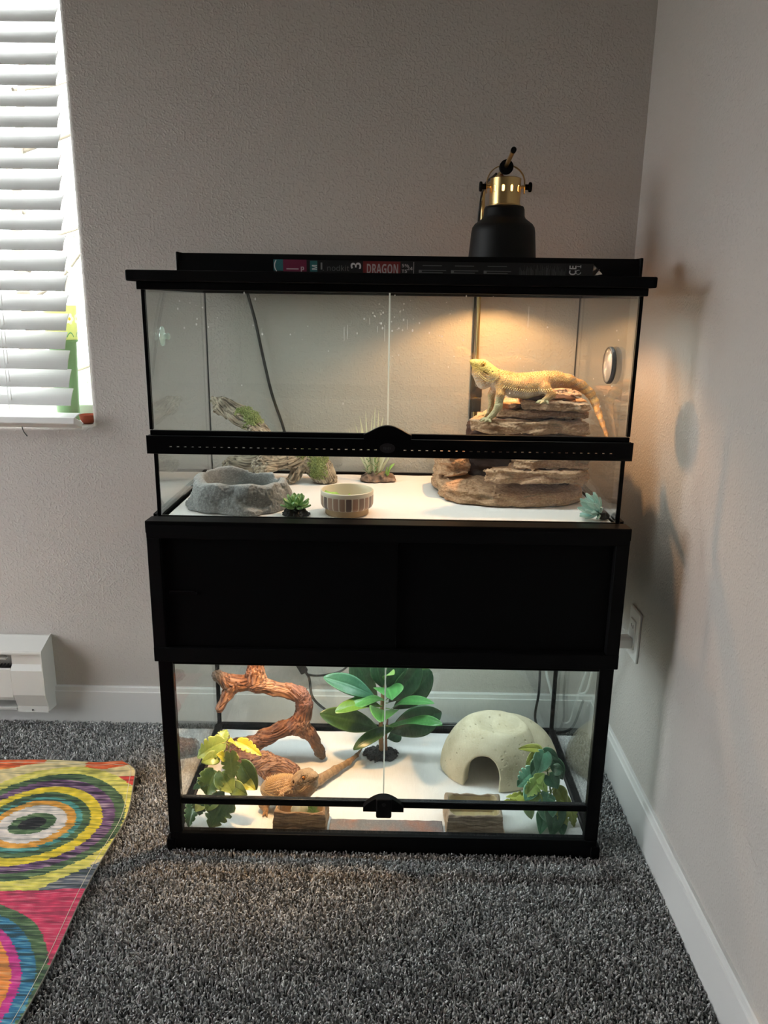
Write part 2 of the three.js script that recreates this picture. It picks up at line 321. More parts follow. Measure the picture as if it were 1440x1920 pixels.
struct('floor', boxUV(box(XL - 0.15, XR + 0.15, FL - 0.12, FL, -0.15, ZF + 0.15)), std({ color: new THREE.Color().setRGB(0.06, 0.056, 0.055), roughness: 1 }));
struct('ceiling', boxUV(box(XL - 0.15, XR + 0.15, H, H + 0.12, -0.15, ZF + 0.15)), M.ceiling);
{
  // the back wall; plaster turns the corner into the window reveal with a rounded bead
  const R = 0.014, q = [];
  for (let i = 0; i <= 6; i++) { const a = (i / 6) * Math.PI / 2; q.push([WX1 + R - R * Math.cos(a), -R + R * Math.sin(a)]); }
  const right = extrudeShape([[WX1, -0.14], ...q, [XR + 0.15, 0], [XR + 0.15, -0.14]].map(([x, z]) => [x, -z]), WY1 - WY0);
  right.rotateX(-Math.PI / 2); right.translate(0, WY0, 0);
  const sill = [];
  for (let i = 0; i <= 6; i++) { const a = (i / 6) * Math.PI / 2; sill.push([-R + R * Math.sin(a), WY0 - R + R * Math.cos(a)]); }
  const low = extrudeShape([[-0.14, FL - 0.1], [-0.14, WY0], ...sill, [0, FL - 0.1]].map(([z, y]) => [-z, y]), WX1 - WX0);
  low.rotateY(Math.PI / 2); low.translate(WX0, 0, 0);
  struct('wall_back', boxUV(merge([right, low,
    box(XL - 0.15, WX0, FL - 0.1, H + 0.1, -0.14, 0), box(WX1, XR + 0.15, FL - 0.1, WY0, -0.14, 0), box(WX1, XR + 0.15, WY1, H + 0.1, -0.14, 0), box(WX0, WX1, WY1, H + 0.1, -0.14, 0)])), M.wall);
}
struct('wall_right', boxUV(box(XR, XR + 0.15, FL - 0.1, H + 0.1, 0, ZF + 0.15)), M.wall);
struct('wall_front', boxUV(box(XL - 0.15, XR, FL - 0.1, H + 0.1, ZF, ZF + 0.15)), M.wall);
struct('wall_left', boxUV(merge([box(XL - 0.15, XL, FL - 0.1, H + 0.1, 0, W2.z0), box(XL - 0.15, XL, FL - 0.1, H + 0.1, W2.z1, ZF), box(XL - 0.15, XL, FL - 0.1, W2.y0, W2.z0, W2.z1), box(XL - 0.15, XL, W2.y1, H + 0.1, W2.z0, W2.z1)])), M.wall);

const boardProfile = [[0, FL], [0.0125, FL], [0.0125, 0.088], [0.0095, 0.0895], [0.0085, 0.1005], [0.006, 0.1025], [0, 0.1025]];
{ const g = extrudeShape(boardProfile.map(([z, y]) => [-z, y]), XR - XL); g.rotateY(Math.PI / 2); g.translate(XL, 0, 0); struct('baseboard_back', g, M.trim); }
{ const g = extrudeShape(boardProfile.map(([a, b]) => [-a, b]).reverse(), ZF - 0.013); g.translate(XR, 0, 0.013); struct('baseboard_right', g, M.trim); }

// windows
{
  const w = new THREE.Group(); w.name = 'window_1'; w.userData.kind = 'structure'; w.position.set((WX0 + WX1) / 2, WY0, -0.125); scene.add(w);
  const f = (n, ...b) => partW(n, box(...b, 0.004), M.whitePlastic, w);
  f('window_frame', WX1 - 0.035, WX1, WY0, WY1, -0.138, -0.112); f('window_frame', WX0, WX0 + 0.035, WY0, WY1, -0.138, -0.112);
  f('window_frame', WX0 + 0.035, WX1 - 0.035, WY0, WY0 + 0.04, -0.138, -0.112); f('window_frame', WX0 + 0.035, WX1 - 0.035, WY1 - 0.035, WY1, -0.138, -0.112);
  f('window_mullion', -1.44, -1.40, WY0 + 0.04, WY1 - 0.035, -0.136, -0.114);
  partW('window_pane', box(WX0 + 0.03, -1.435, WY0 + 0.035, WY1 - 0.03, -0.13, -0.126), M.glass, w);
  partW('window_pane', box(-1.405, WX1 - 0.03, WY0 + 0.035, WY1 - 0.03, -0.124, -0.12), M.glass, w);
  const v = new THREE.Group(); v.name = 'window_2'; v.userData.kind = 'structure'; v.position.set(XL - 0.08, W2.y0, (W2.z0 + W2.z1) / 2); scene.add(v);
  const h = (n, ...b) => partW(n, box(...b, 0.004), M.whitePlastic, v);
  h('window_frame', XL - 0.12, XL - 0.06, W2.y0, W2.y1, W2.z0, W2.z0 + 0.04); h('window_frame', XL - 0.12, XL - 0.06, W2.y0, W2.y1, W2.z1 - 0.04, W2.z1);
  h('window_frame', XL - 0.12, XL - 0.06, W2.y0, W2.y0 + 0.04, W2.z0 + 0.04, W2.z1 - 0.04); h('window_frame', XL - 0.12, XL - 0.06, W2.y1 - 0.04, W2.y1, W2.z0 + 0.04, W2.z1 - 0.04);
  partW('window_pane', box(XL - 0.092, XL - 0.088, W2.y0 + 0.035, W2.y1 - 0.035, W2.z0 + 0.035, W2.z1 - 0.035), M.glass, v);
}

// ------------------------------------------------------------------ carpet pile
{
  const curve = new THREE.CatmullRomCurve3([V(0, 0, 0), V(0.0004, 0.005, 0.0003), V(0.0017, 0.0088, 0.001), V(0.0036, 0.0098, 0.0006)]);
  const g = new THREE.TubeGeometry(curve, 3, 0.00145, 4, false), R = rng(11), list = [], cols = [];
  const onRug = (x, z) => x < -0.59 && z > 0.26;
  for (let x = -1.75; x < 0.553; x += 0.0043) for (let z = 0.014; z < 1.5; z += 0.0043) {
    const px = x + (R() - 0.5) * 0.0042, pz = z + (R() - 0.5) * 0.0042, a = R(), b = R(), c = R(), e = R(), k = R();
    if (px > 0.551 || pz < 0.0145 || (Math.abs(px) < 0.447 && pz > 0.07 && pz < 0.515) || onRug(px, pz) || (px < -1.1 && pz < 0.3)) continue;
    list.push([px, pz, a, b, c]);
    const clump = 0.5 + 0.9 * fbm(px * 26, pz * 26, 2, 3), tone = clamp(0.18 + 0.55 * e + 0.35 * (clump - 0.5)), warm = 0.02 * (k - 0.5);
    const v = 0.21 + 0.95 * tone * tone;
    cols.push([v * (1.01 + warm), v * 0.98, v * (0.965 - warm)]);
  }
  const im = new THREE.InstancedMesh(g, std({ color: '#ffffff', roughness: 0.92 }), list.length), m = new THREE.Matrix4(), q = new THREE.Quaternion(), eu = new THREE.Euler(), cc = new THREE.Color();
  list.forEach(([x, z, a, b, c], i) => { eu.set((b - 0.5) * 0.9, a * 6.283, (c - 0.5) * 0.9); q.setFromEuler(eu); const s = 0.85 + 0.4 * b; m.compose(V(x, FL, z), q, V(s * 1.1, 0.82 + 0.3 * c, s * 1.1)); im.setMatrixAt(i, m); im.setColorAt(i, cc.setRGB(...cols[i])); });
  im.name = 'carpet_pile'; im.userData.kind = 'stuff'; tag(im, 'speckled grey cut pile carpet covering the whole floor', 'carpet'); shadows(im); scene.add(im);
}

// ------------------------------------------------------------------ blind
{
  const t = thing('window_blind', 'white horizontal slat blind hanging in the window at the left', 'blind', [-1.4, WY0, 0]);
  const slatMat = phy({ color: '#e8e8e6', roughness: 0.4, transmission: 0.1, thickness: 0 });
  const XE = -2.06;
  function slat(xe, ya, za, yb, zb) {                       // upper edge (window side), lower edge (room side)
    const prof = [], n = 8, dy = ya - yb, dz = za - zb, L = Math.hypot(dy, dz), ny = -dz / L, nz = dy / L;
    for (let i = 0; i <= n; i++) { const k = i / n, c = 0.0028 * 4 * k * (1 - k); prof.push([mix(zb, za, k) + nz * c, mix(yb, ya, k) + ny * c]); }
    for (let i = n; i >= 0; i--) { const k = i / n, c = 0.0028 * 4 * k * (1 - k) - 0.0028; prof.push([mix(zb, za, k) + nz * c, mix(yb, ya, k) + ny * c]); }
    const g = extrudeShape(prof.map(([z, y]) => [-z, y]), xe - XE); g.rotateY(Math.PI / 2); g.translate(XE, 0, 0);
    return g;
  }
  const rows = SLATS;
  for (const [xe, ya, za, yb, zb] of rows) partW('slat', slat(xe, ya, za, yb, zb), slatMat, t);
  // bottom rail, tipped backwards
  const rail = new RoundedBoxGeometry(-0.766 - XE, 0.017, 0.05, 2, 0.003); rail.rotateX(-0.36); rail.translate((XE - 0.766) / 2, 0.826, 0.026); partW('bottom_rail', rail, M.whitePlastic, t);
  for (const x of [-0.935, -1.42, -1.9]) {
    for (const z of [-0.024, 0.012]) partW('ladder_cord', cyl([x, 1.95, z], [x, 0.84, z + 0.01], 0.0007, 0.0007, 6), M.whitePlastic, t);
    partW('lift_cord', cyl([x + 0.006, 1.95, -0.004], [x + 0.006, 0.835, 0.02], 0.0008, 0.0008, 6), M.whitePlastic, t);
  }
  partW('head_rail', box(WX0 + 0.02, WX1 - 0.01, 1.995, 2.05, -0.045, 0.015, 0.003), M.whitePlastic, t);
  partW('cord_tail', tube([[-0.905, 0.815, 0.03], [-0.895, 0.806, 0.045], [-0.885, 0.795, 0.05]], 0.0012, { seg: 8, rad: 6 }), M.rubber, t);
}

// ------------------------------------------------------------------ things on the sill and outside
{
  const t = thing('flower_pot', 'green plastic pot with a yellow flowered rim band behind the blind', 'pot', [-0.827, WY0 + 0.001, -0.068]);
  const green = phy({ color: '#a5cf98', roughness: 0.5, transmission: 0.3, thickness: 0 });
  const body = lathe([[0.0, 0.002], [0.024, 0.002], [0.026, 0.004], [0.034, 0.2], [0.038, 0.202], [0.038, 0.207], [0.035, 0.207], [0.033, 0.2], [0.024, 0.006], [0, 0.006]], 48); part('pot_body', body, green, t);
  const cv = document.createElement('canvas'); cv.width = 512; cv.height = 160; const c = cv.getContext('2d');
  c.fillStyle = '#e4e8a2'; c.fillRect(0, 0, 512, 160);
  for (let i = 0; i < 9; i++) { const x = i * 58 + 20; c.fillStyle = '#fbfdf6'; for (let k = 0; k < 5; k++) { const a = k * 1.2566; c.beginPath(); c.arc(x + Math.cos(a) * 15, 62 + Math.sin(a) * 15, 11, 0, 7); c.fill(); } c.fillStyle = '#f0c63c'; c.beginPath(); c.arc(x, 62, 7, 0, 7); c.fill(); c.strokeStyle = '#3f8f87'; c.lineWidth = 4; c.beginPath(); c.moveTo(x - 20, 145); c.quadraticCurveTo(x, 105, x + 20, 145); c.stroke(); }
  const tx = new THREE.CanvasTexture(cv); tx.colorSpace = THREE.SRGBColorSpace;
  part('printed_sleeve', new THREE.CylinderGeometry(0.0405, 0.0375, 0.085, 48, 1, true), phy({ map: tx, roughness: 0.5, transmission: 0.3, thickness: 0, side: THREE.DoubleSide }), t, 'yellow sleeve printed with white flowers').position.y = 0.248;
  part('soil', lathe([[0, 0.196], [0.033, 0.196]], 32), std({ color: '#3a2a1e', roughness: 1 }), t);
  const s = thing('plant_saucer', 'small round terracotta bowl on the window sill under the blind', 'saucer', [-0.769, WY0, -0.043]);
  part('bowl', lathe([[0, 0.001], [0.012, 0.001], [0.019, 0.012], [0.0205, 0.022], [0.019, 0.024], [0.017, 0.014], [0.011, 0.006], [0, 0.006]], 40), std({ color: '#b4583c', roughness: 0.7 }), s);
}
{
  const R = rng(77), t = thing('garden_tree', 'loose leafy tree standing in bright light outside the window', 'tree', [-3.2, -1.2, -5.2]);
  part('trunk', tube([[0, 0, 0], [0.1, 1.2, 0], [-0.05, 2.6, 0.1], [0.1, 4.2, 0]], 0.09, { seg: 16, taper: (k) => 1 - 0.7 * k }), std({ color: '#7d7468', roughness: 1 }), t);
  const lv = [];
  for (let i = 0; i < 11; i++) {
    const y = 1.6 + i * 0.24, a = i * 2.4, l = 0.9 + R() * 0.7, e = [Math.cos(a) * l, y + 0.5 + R() * 0.4, Math.sin(a) * l * 0.7];
    part('branch', tube([[0, y, 0], [e[0] * 0.5, y + 0.2, e[2] * 0.5], e], 0.022, { seg: 10, rad: 6, taper: (k) => 1 - 0.8 * k }), std({ color: '#877c6c', roughness: 1 }), t);
    for (let j = 0; j < 16; j++) { const k = 0.3 + R() * 0.75, p = [e[0] * k + (R() - 0.5) * 0.3, y + (e[1] - y) * k + (R() - 0.5) * 0.3, e[2] * k + (R() - 0.5) * 0.3]; lv.push(leafGeo(p, [p[0] + (R() - 0.5) * 0.12, p[1] - 0.06, p[2] + (R() - 0.5) * 0.1], [0.2, 0.8, 0.5], 0.05, { nu: 5, nv: 2, veins: 0, c0: [0.25, 0.4, 0.2], c1: [0.4, 0.55, 0.3] })); }
  }
  const f = part('foliage', merge(lv), M.leafDull, t); f.userData.kind = 'stuff';
  const gr = new THREE.Mesh(boxUV(box(-30, 12, -1.4, -1.2, -26, 14)), std({ color: '#6c6e64', roughness: 1 })); gr.name = 'garden_ground'; gr.userData.kind = 'structure'; shadows(gr); scene.add(gr);
}

// ------------------------------------------------------------------ baseboard heater
{
  const xe = -0.9, t = thing('baseboard_heater', 'white electric baseboard heater low on the wall under the window', 'heater', [-1.4, 0.04, 0]);
  const x0 = -2.0, white = std({ color: '#dcdad5', roughness: 0.45 });
  const run = (prof, a, b) => { const g = extrudeShape(prof.map(([z, y]) => [-z, y]), b - a); g.rotateY(Math.PI / 2); g.translate(a, 0, 0); return g; };
  // end cap: cheek plate and the stepped cover next to it
  partW('end_plate', run([[0, 0.045], [0, 0.252], [0.008, 0.252], [0.068, 0.232], [0.07, 0.226], [0.07, 0.105], [0.056, 0.062], [0.054, 0.052], [0.04, 0.05]], xe - 0.003, xe), white, t);
  partW('end_cover', run([[0.0, 0.22], [0.058, 0.222], [0.058, 0.19], [0.067, 0.18], [0.07, 0.176], [0.07, 0.106], [0.055, 0.066], [0.055, 0.048], [0.05, 0.048], [0.05, 0.068], [0.0, 0.1]], xe - 0.085, xe - 0.0032), white, t);
  partW('top_cover', run([[0.002, 0.25], [0.009, 0.2505], [0.067, 0.2315], [0.069, 0.2265], [0.069, 0.222], [0.066, 0.222], [0.066, 0.228], [0.002, 0.247]], x0, xe - 0.0032), white, t);
  partW('front_panel', run([[0.062, 0.18], [0.066, 0.181], [0.068, 0.178], [0.068, 0.098], [0.064, 0.088], [0.061, 0.088], [0.064, 0.1], [0.064, 0.176]], x0, xe - 0.087), white, t);
  partW('bottom_flange', run([[0.002, 0.056], [0.055, 0.054], [0.057, 0.062], [0.055, 0.063], [0.052, 0.057], [0.002, 0.059]], x0, xe - 0.087), white, t);
  partW('heating_element', cyl([x0, 0.135, 0.033], [xe - 0.09, 0.135, 0.033], 0.007, 0.007, 12), M.steel, t);
  const fins = []; for (let x = x0 + 0.01; x < xe - 0.095; x += 0.009) fins.push(box(x, x + 0.0006, 0.1, 0.17, 0.012, 0.056)); const fi = partW('fin_stack', merge(fins), std({ color: '#8f9296', roughness: 0.5, metalness: 0.6 }), t); fi.userData.kind = 'stuff';
  partW('slot_louvre', box(x0, xe - 0.1, 0.203, 0.206, 0.045, 0.06), white, t);
  partW('screw', cyl([xe - 0.045, 0.055, 0.055], [xe - 0.045, 0.055, 0.0565], 0.0025, 0.0025, 10), std({ color: '#55504c', roughness: 0.5 }), t);
}

// ------------------------------------------------------------------ outlet and plug on the right wall
{
  const t = thing('wall_outlet', 'white wall outlet plate low on the right wall beside the cabinet', 'outlet', [XR, 0.403, 0.278]);
  const pl = new RoundedBoxGeometry(0.006, 0.118, 0.072, 3, 0.0028); pl.translate(-0.003, 0, 0); part('cover_plate', pl, M.trim, t);
  const ins = new RoundedBoxGeometry(0.004, 0.068, 0.034, 2, 0.0015); ins.translate(-0.0075, 0, 0); part('receptacle', ins, M.whitePlastic, t);
  for (const y of [-0.0195, 0.0195]) for (const z of [-0.006, 0.006]) part('slot', new THREE.BoxGeometry(0.0006, 0.008, 0.0022).translate(-0.0096, y, z), M.blackMatte, t);
  const p = thing('power_plug', 'white power plug pushed into the outlet on the right wall', 'plug', [XR - 0.0101, 0.384, 0.278]);
  const b = new RoundedBoxGeometry(0.032, 0.026, 0.03, 3, 0.005); b.translate(-0.016, 0, 0); part('plug_body', b, M.whitePlastic, p);
  part('cord', tube([[-0.03, 0, 0], [-0.046, -0.012, -0.02], [-0.054, -0.1, -0.08], [-0.05, -0.2, -0.14], [-0.05, -0.24, -0.2]], 0.0028, { seg: 30, rad: 8 }), M.whitePlastic, p);
}

// ------------------------------------------------------------------ rug
{
  const t = thing('patterned_rug', 'thin rug with bright yellow, green, purple and pink rings on the carpet', 'rug', [-1.1, 0, 0.85]);
  // the print: rings in coloured fields, every boundary and tone broken up by long brushed streaks
  const S = 1024, X0 = -1.62, Z0 = 0.2, W = 1.1, L = (h) => { const c = new THREE.Color(h); return [c.r, c.g, c.b].map((q) => (q <= 0.0031308 ? q * 12.92 : 1.055 * Math.pow(q, 1 / 2.4) - 0.055)); };
  const C = {}; for (const [k, h] of Object.entries({ cream: '#dcc68f', orange: '#dc5a2a', orange2: '#e98a3e', lemon: '#d9cb5c', green: '#48613f', purple: '#6d4a70', yellow: '#e3c52e', teal: '#4a8f86', amber: '#e39a38', pale: '#ddcfc6', ink: '#17161b', pink: '#cb3558', grey: '#565a64', blue: '#2a6c90', magenta: '#c92f82', red: '#cf3a32', dark: '#23302a' })) C[k] = L(h);
  const ringsA = [[0.027, C.ink], [0.046, C.green], [0.069, C.pale], [0.087, C.amber], [0.1, C.teal], [0.117, C.green], [0.142, C.yellow], [0.168, C.purple], [0.19, C.green], [0.218, C.lemon]];
  const ringsB = [[0.04, C.ink], [0.085, C.green], [0.115, C.magenta], [0.15, C.red], [0.187, C.orange2], [0.203, C.magenta], [0.226, C.blue], [0.247, C.green]];
  const ringsC = [[0.03, C.ink], [0.07, C.amber], [0.11, C.purple], [0.14, C.yellow], [0.19, C.green], [0.22, C.lemon]];
  const inRings = (rings, d) => { for (const [r, c] of rings) if (d < r) return c; return null; };
  const tx = noiseTexture(S, (u, v) => {
    const x0 = X0 + u * W, z0 = Z0 + v * W;
    const st = ns(x0 * 16, z0 * 210, 3), st2 = ns(x0 * 40, z0 * 420, 8), big = ns(x0 * 7, z0 * 7, 12);
    const x = x0 + 0.005 * st + 0.0035 * st2 + 0.01 * big, z = z0 + 0.0035 * st + 0.008 * ns(x0 * 8, z0 * 8, 30);
    const rad = (cx, cz, t, e) => { const dx = x - cx, dz = z - cz, p = dx * Math.cos(t) + dz * Math.sin(t), q = -dx * Math.sin(t) + dz * Math.cos(t); return Math.hypot(p, q * e); };
    let dA = rad(-0.767, 0.461, -0.35, 1.06); if (dA < 0.075) dA = mix(rad(-0.765, 0.461, -0.35, 1.32), dA, sstep(0.03, 0.075, dA));
    let c = inRings(ringsA, dA);
    if (!c) {
      const dC = rad(-1.25, 0.5, 0.2, 1), dB = rad(-0.8, 0.93, 0.2, 1);
      c = inRings(ringsC, dC) || inRings(ringsB, dB);
      if (!c) {
        const band = 0.655 - 0.42 * Math.max(0, x + 0.66) + 0.03;
        if (z > 0.657) c = C.pink;
        else if (z > 0.56 && x > -0.75 && z > 0.73 + 0.9 * (-x - 0.75) ) c = C.grey;
        else if (z > 0.585 && x > -0.73) c = z > 0.47 - 0.95 * (x + 0.5) + 0.045 + 0.05 ? C.grey : C.lemon;
        else if (z < 0.268 - 0.04 * Math.sin((x + 0.95) * 9) && x < -0.84) c = z < 0.252 ? C.orange : C.orange2;
        else if (z < 0.268 && x > -0.735 && z < 0.26 - 0.35 * Math.max(0, x + 0.68)) c = C.orange;
        else if (x > -0.64 && z > 0.288 && z < 0.322 && z < 0.3 + 0.45 * (x + 0.64)) c = C.red;
        else c = C.cream;
      }
    }
    const s3 = ns(x0 * 9, z0 * 120, 50), s4 = ns(x0 * 30, z0 * 330, 61), s5 = ns(x0 * 60, z0 * 60, 5);
    const dull = c === C.green || c === C.purple || c === C.grey || c === C.teal || c === C.blue, k = dull ? 1 : 0.42;
    const dk = sstep(0.02, 0.42, s3 + 0.6 * s4) * k, lt = sstep(0.05, 0.5, -s3 * 0.6 - s4) * (dull ? 0.5 : 0.28);
    let q = mix3(c, c === C.purple ? C.ink : C.dark, dk * 0.72); q = mix3(q, c === C.teal || c === C.blue ? [0.62, 0.8, 0.78] : c === C.green ? [0.62, 0.68, 0.5] : [0.92, 0.86, 0.76], lt); 
    return q.map((w) => clamp(w * (1 + 0.16 * s5)));
  }, true);
  tx.wrapS = tx.wrapT = THREE.ClampToEdgeWrapping; tx.anisotropy = 8;
  // wavy sheet with a rounded corner
  const nx = 110, nz = 110, pos = [], uv = [], idx = [];
  const edgeX = (z) => -0.573 - 0.0035 * Math.sin(z * 13) - 0.03 * sstep(0.46, 0.25, z) - 0.045 * Math.pow(sstep(0.285, 0.224, z), 2), edgeZ = (x) => 0.226 + 0.008 * Math.sin((x + 0.78) * 16) * sstep(-0.62, -0.72, x);
  const rise = (x, z) => 0.004 + 0.007 * sstep(0.32, 0.225, z) * (0.55 + 0.45 * Math.sin(x * 17 + 1.2)) + 0.006 * sstep(0.12, 0, Math.hypot(x + 0.6, z - 0.24)) + 0.0025 * Math.sin(z * 15 + x * 4) * sstep(-0.7, -0.575, x) + 0.002;
  for (const top of [1, 0]) for (let j = 0; j <= nz; j++) for (let i = 0; i <= nx; i++) {
    const u = 1 - Math.pow(1 - i / nx, 1.6), v = Math.pow(j / nz, 1.4); let z = mix(0.226, 1.29, v), x = mix(-1.6, edgeX(z), u); if (v < 0.2) z += (edgeZ(x) - 0.226) * (1 - v / 0.2);
    pos.push(x, rise(x, z) + (top ? 0.003 : 0), z); uv.push((x - X0) / W, (z - Z0) / W);
  }
  const K = (nx + 1) * (nz + 1), A = (t2, j, i) => t2 * K + j * (nx + 1) + i;
  for (let j = 0; j < nz; j++) for (let i = 0; i < nx; i++) { idx.push(A(0, j, i), A(0, j + 1, i), A(0, j, i + 1), A(0, j, i + 1), A(0, j + 1, i), A(0, j + 1, i + 1), A(1, j, i), A(1, j, i + 1), A(1, j + 1, i), A(1, j, i + 1), A(1, j + 1, i + 1), A(1, j + 1, i)); }
  for (let i = 0; i < nx; i++) idx.push(A(0, 0, i), A(0, 0, i + 1), A(1, 0, i), A(1, 0, i), A(0, 0, i + 1), A(1, 0, i + 1), A(0, nz, i), A(1, nz, i), A(0, nz, i + 1), A(1, nz, i), A(1, nz, i + 1), A(0, nz, i + 1));
  for (let j = 0; j < nz; j++) idx.push(A(0, j, nx), A(0, j + 1, nx), A(1, j, nx), A(1, j, nx), A(0, j + 1, nx), A(1, j + 1, nx), A(0, j, 0), A(1, j, 0), A(0, j + 1, 0), A(1, j, 0), A(1, j + 1, 0), A(0, j + 1, 0));
  const g = new THREE.BufferGeometry(); g.setAttribute('position', new THREE.Float32BufferAttribute(pos, 3)); g.setAttribute('uv', new THREE.Float32BufferAttribute(uv, 2)); g.setIndex(idx); g.computeVertexNormals();
  partW('rug_sheet', g, std({ map: tx, roughness: 0.85, bumpMap: rep(grainTex, 6), bumpScale: 0.0005 }), t);
  const hem = []; for (let j = 0; j <= 60; j++) { const z = mix(1.28, 0.232, j / 60); hem.push([edgeX(z) - 0.0005, rise(edgeX(z), z) + 0.0018, z]); } for (let i = 1; i <= 40; i++) { const x = mix(edgeX(0.232), -1.59, i / 40); hem.push([x, rise(x, edgeZ(x)) + 0.0018, edgeZ(x)]); }
  const seam = hem.map(([x, y, z], i) => (i <= 60 ? [x - 0.011, rise(x - 0.011, Math.max(z, 0.245)) + 0.0031, Math.max(z, 0.245)] : [Math.min(x, edgeX(0.24) - 0.012), rise(x, z + 0.012) + 0.0031, z + 0.012]));
  partW('stitching', tube(seam, 0.0006, { seg: 240, rad: 5 }), std({ color: '#d6cbb4', roughness: 0.8 }), t);
  partW('hem', tube(hem, 0.0016, { seg: 240, rad: 6 }), std({ color: '#7d776a', roughness: 0.8 }), t);
}
// ------------------------------------------------------------------ lower terrarium (stands on the carpet)
const LZ0 = 0.055, LZ1 = 0.5183, LF = 0.019, HW = 0.45;          // back, front, liner height, half width
{
  const t = thing('glass_terrarium', 'bottom glass terrarium with a black frame standing on the carpet', 'terrarium', [0, FL, (LZ0 + LZ1) / 2]);
  const B = (n, ...b) => partW(n, box(...b, 0.003), M.black, t);
  // base: front rail, side rails, back rail and corner feet
  B('base_rail', -HW, HW, FL + 0.002, 0.037, LZ1 - 0.022, LZ1); B('base_rail', -HW, HW, FL + 0.002, 0.032, LZ0, LZ0 + 0.014);
  B('base_rail', -HW, -HW + 0.016, FL + 0.002, 0.032, LZ0 + 0.014, LZ1 - 0.022); B('base_rail', HW - 0.016, HW, FL + 0.002, 0.032, LZ0 + 0.014, LZ1 - 0.022);
  for (const s of [-1, 1]) for (const [a, b] of [[LZ0 - 0.002, LZ0 + 0.016], [LZ1 - 0.018, LZ1 + 0.004]]) B('corner_foot', s > 0 ? HW - 0.0125 : -HW - 0.006, s > 0 ? HW + 0.006 : -HW + 0.0125, FL, 0.024, a, b);
  partW('floor_pane', box(-HW + 0.014, HW - 0.014, 0.006, 0.012, LZ0 + 0.012, LZ1 - 0.02), M.black, t);
  for (const s of [-1, 1]) B('corner_post', s > 0 ? HW - 0.028 : -HW, s > 0 ? HW : -HW + 0.028, 0.037, 0.436, LZ1 - 0.02, LZ1);
  for (const s of [-1, 1]) B('corner_post', s > 0 ? HW - 0.012 : -HW + 0.001, s > 0 ? HW - 0.001 : -HW + 0.012, 0.03, 0.436, LZ0, LZ0 + 0.01);
  B('top_rail', -HW + 0.028, HW - 0.028, 0.424, 0.436, LZ1 - 0.018, LZ1 - 0.001); B('top_rail', -HW + 0.012, HW - 0.012, 0.424, 0.436, LZ0, LZ0 + 0.012);
  B('top_rail', -HW, -HW + 0.014, 0.424, 0.436, LZ0 + 0.01, LZ1 - 0.02); B('top_rail', HW - 0.014, HW, 0.424, 0.436, LZ0 + 0.01, LZ1 - 0.02);
  // panes
  const g = (n, ...b) => partW(n, box(...b), M.glass, t);
  g('back_pane', -HW + 0.011, HW - 0.011, 0.03, 0.43, LZ0 + 0.003, LZ0 + 0.007);
  g('side_pane', -HW + 0.003, -HW + 0.007, 0.03, 0.43, LZ0 + 0.01, LZ1 - 0.02); g('side_pane', HW - 0.007, HW - 0.003, 0.03, 0.43, LZ0 + 0.01, LZ1 - 0.02);
  g('front_pane', -HW + 0.028, HW - 0.028, 0.036, 0.112, LZ1 - 0.01, LZ1 - 0.006);
  g('door_pane', -HW + 0.029, -0.0015, 0.122, 0.424, LZ1 - 0.009, LZ1 - 0.005); g('door_pane', 0.0015, HW - 0.029, 0.122, 0.424, LZ1 - 0.009, LZ1 - 0.005);
  partW('door_edge', box(-0.0014, 0.0014, 0.123, 0.423, LZ1 - 0.0085, LZ1 - 0.0045), M.glassEdge, t, 'pale edge where the two glass doors meet');
  // cross bar with its bright lip and the lock
  B('cross_bar', -HW + 0.028, HW - 0.028, 0.105, 0.118, LZ1 - 0.016, LZ1 - 0.002);
  partW('bar_lip', box(-HW + 0.03, HW - 0.03, 0.1178, 0.1208, LZ1 - 0.014, LZ1 - 0.0035, 0.001), std({ color: '#2a2b2d', roughness: 0.18 }), t);
  const hump = []; for (let i = 0; i <= 20; i++) { const k = i / 20; hump.push([mix(-0.04, 0.04, k), 0.114 + 0.023 * Math.pow(Math.sin(Math.PI * k), 0.85)]); }
  const hg = extrudeShape([[-0.04, 0.106], ...hump, [0.04, 0.106]].reverse(), 0.012, 0.002); hg.translate(0, 0, LZ1 - 0.004); const lk = partW('door_lock', hg, M.black, t);
  const tab = new RoundedBoxGeometry(0.032, 0.044, 0.014, 3, 0.004); tab.translate(0.001, 0.117, LZ1 + 0.012); partW('lock_tab', tab, M.blackMatte, lk);
  partW('keyhole', cyl([0.001, 0.128, LZ1 + 0.018], [0.001, 0.128, LZ1 + 0.0195], 0.004, 0.004, 20), std({ color: '#1b1b1d', roughness: 0.35, metalness: 0.6 }), lk);
  // seams along the lower edges of the side panes
  for (const s of [-1, 1]) partW('seam', box(s > 0 ? HW - 0.0135 : -HW + 0.007, s > 0 ? HW - 0.007 : -HW + 0.0135, 0.012, 0.025, LZ0 + 0.014, LZ1 - 0.022), M.silicone, t);
  partW('seam', box(-HW + 0.019, HW - 0.019, 0.012, 0.026, LZ0 + 0.0075, LZ0 + 0.014), M.silicone, t);
}
{
  const t = thing('terrarium_liner', 'white paper liner covering the floor of the bottom terrarium', 'liner', [0, 0.0125, 0.28]);
  sheet(t, -HW + 0.017, HW - 0.017, LZ0 + 0.0165, 0.262, 0.0165, 3, [-0.05, 0.1]); sheet(t, -HW + 0.0175, HW - 0.0175, 0.256, LZ1 - 0.023, 0.0182, 8, []);
}
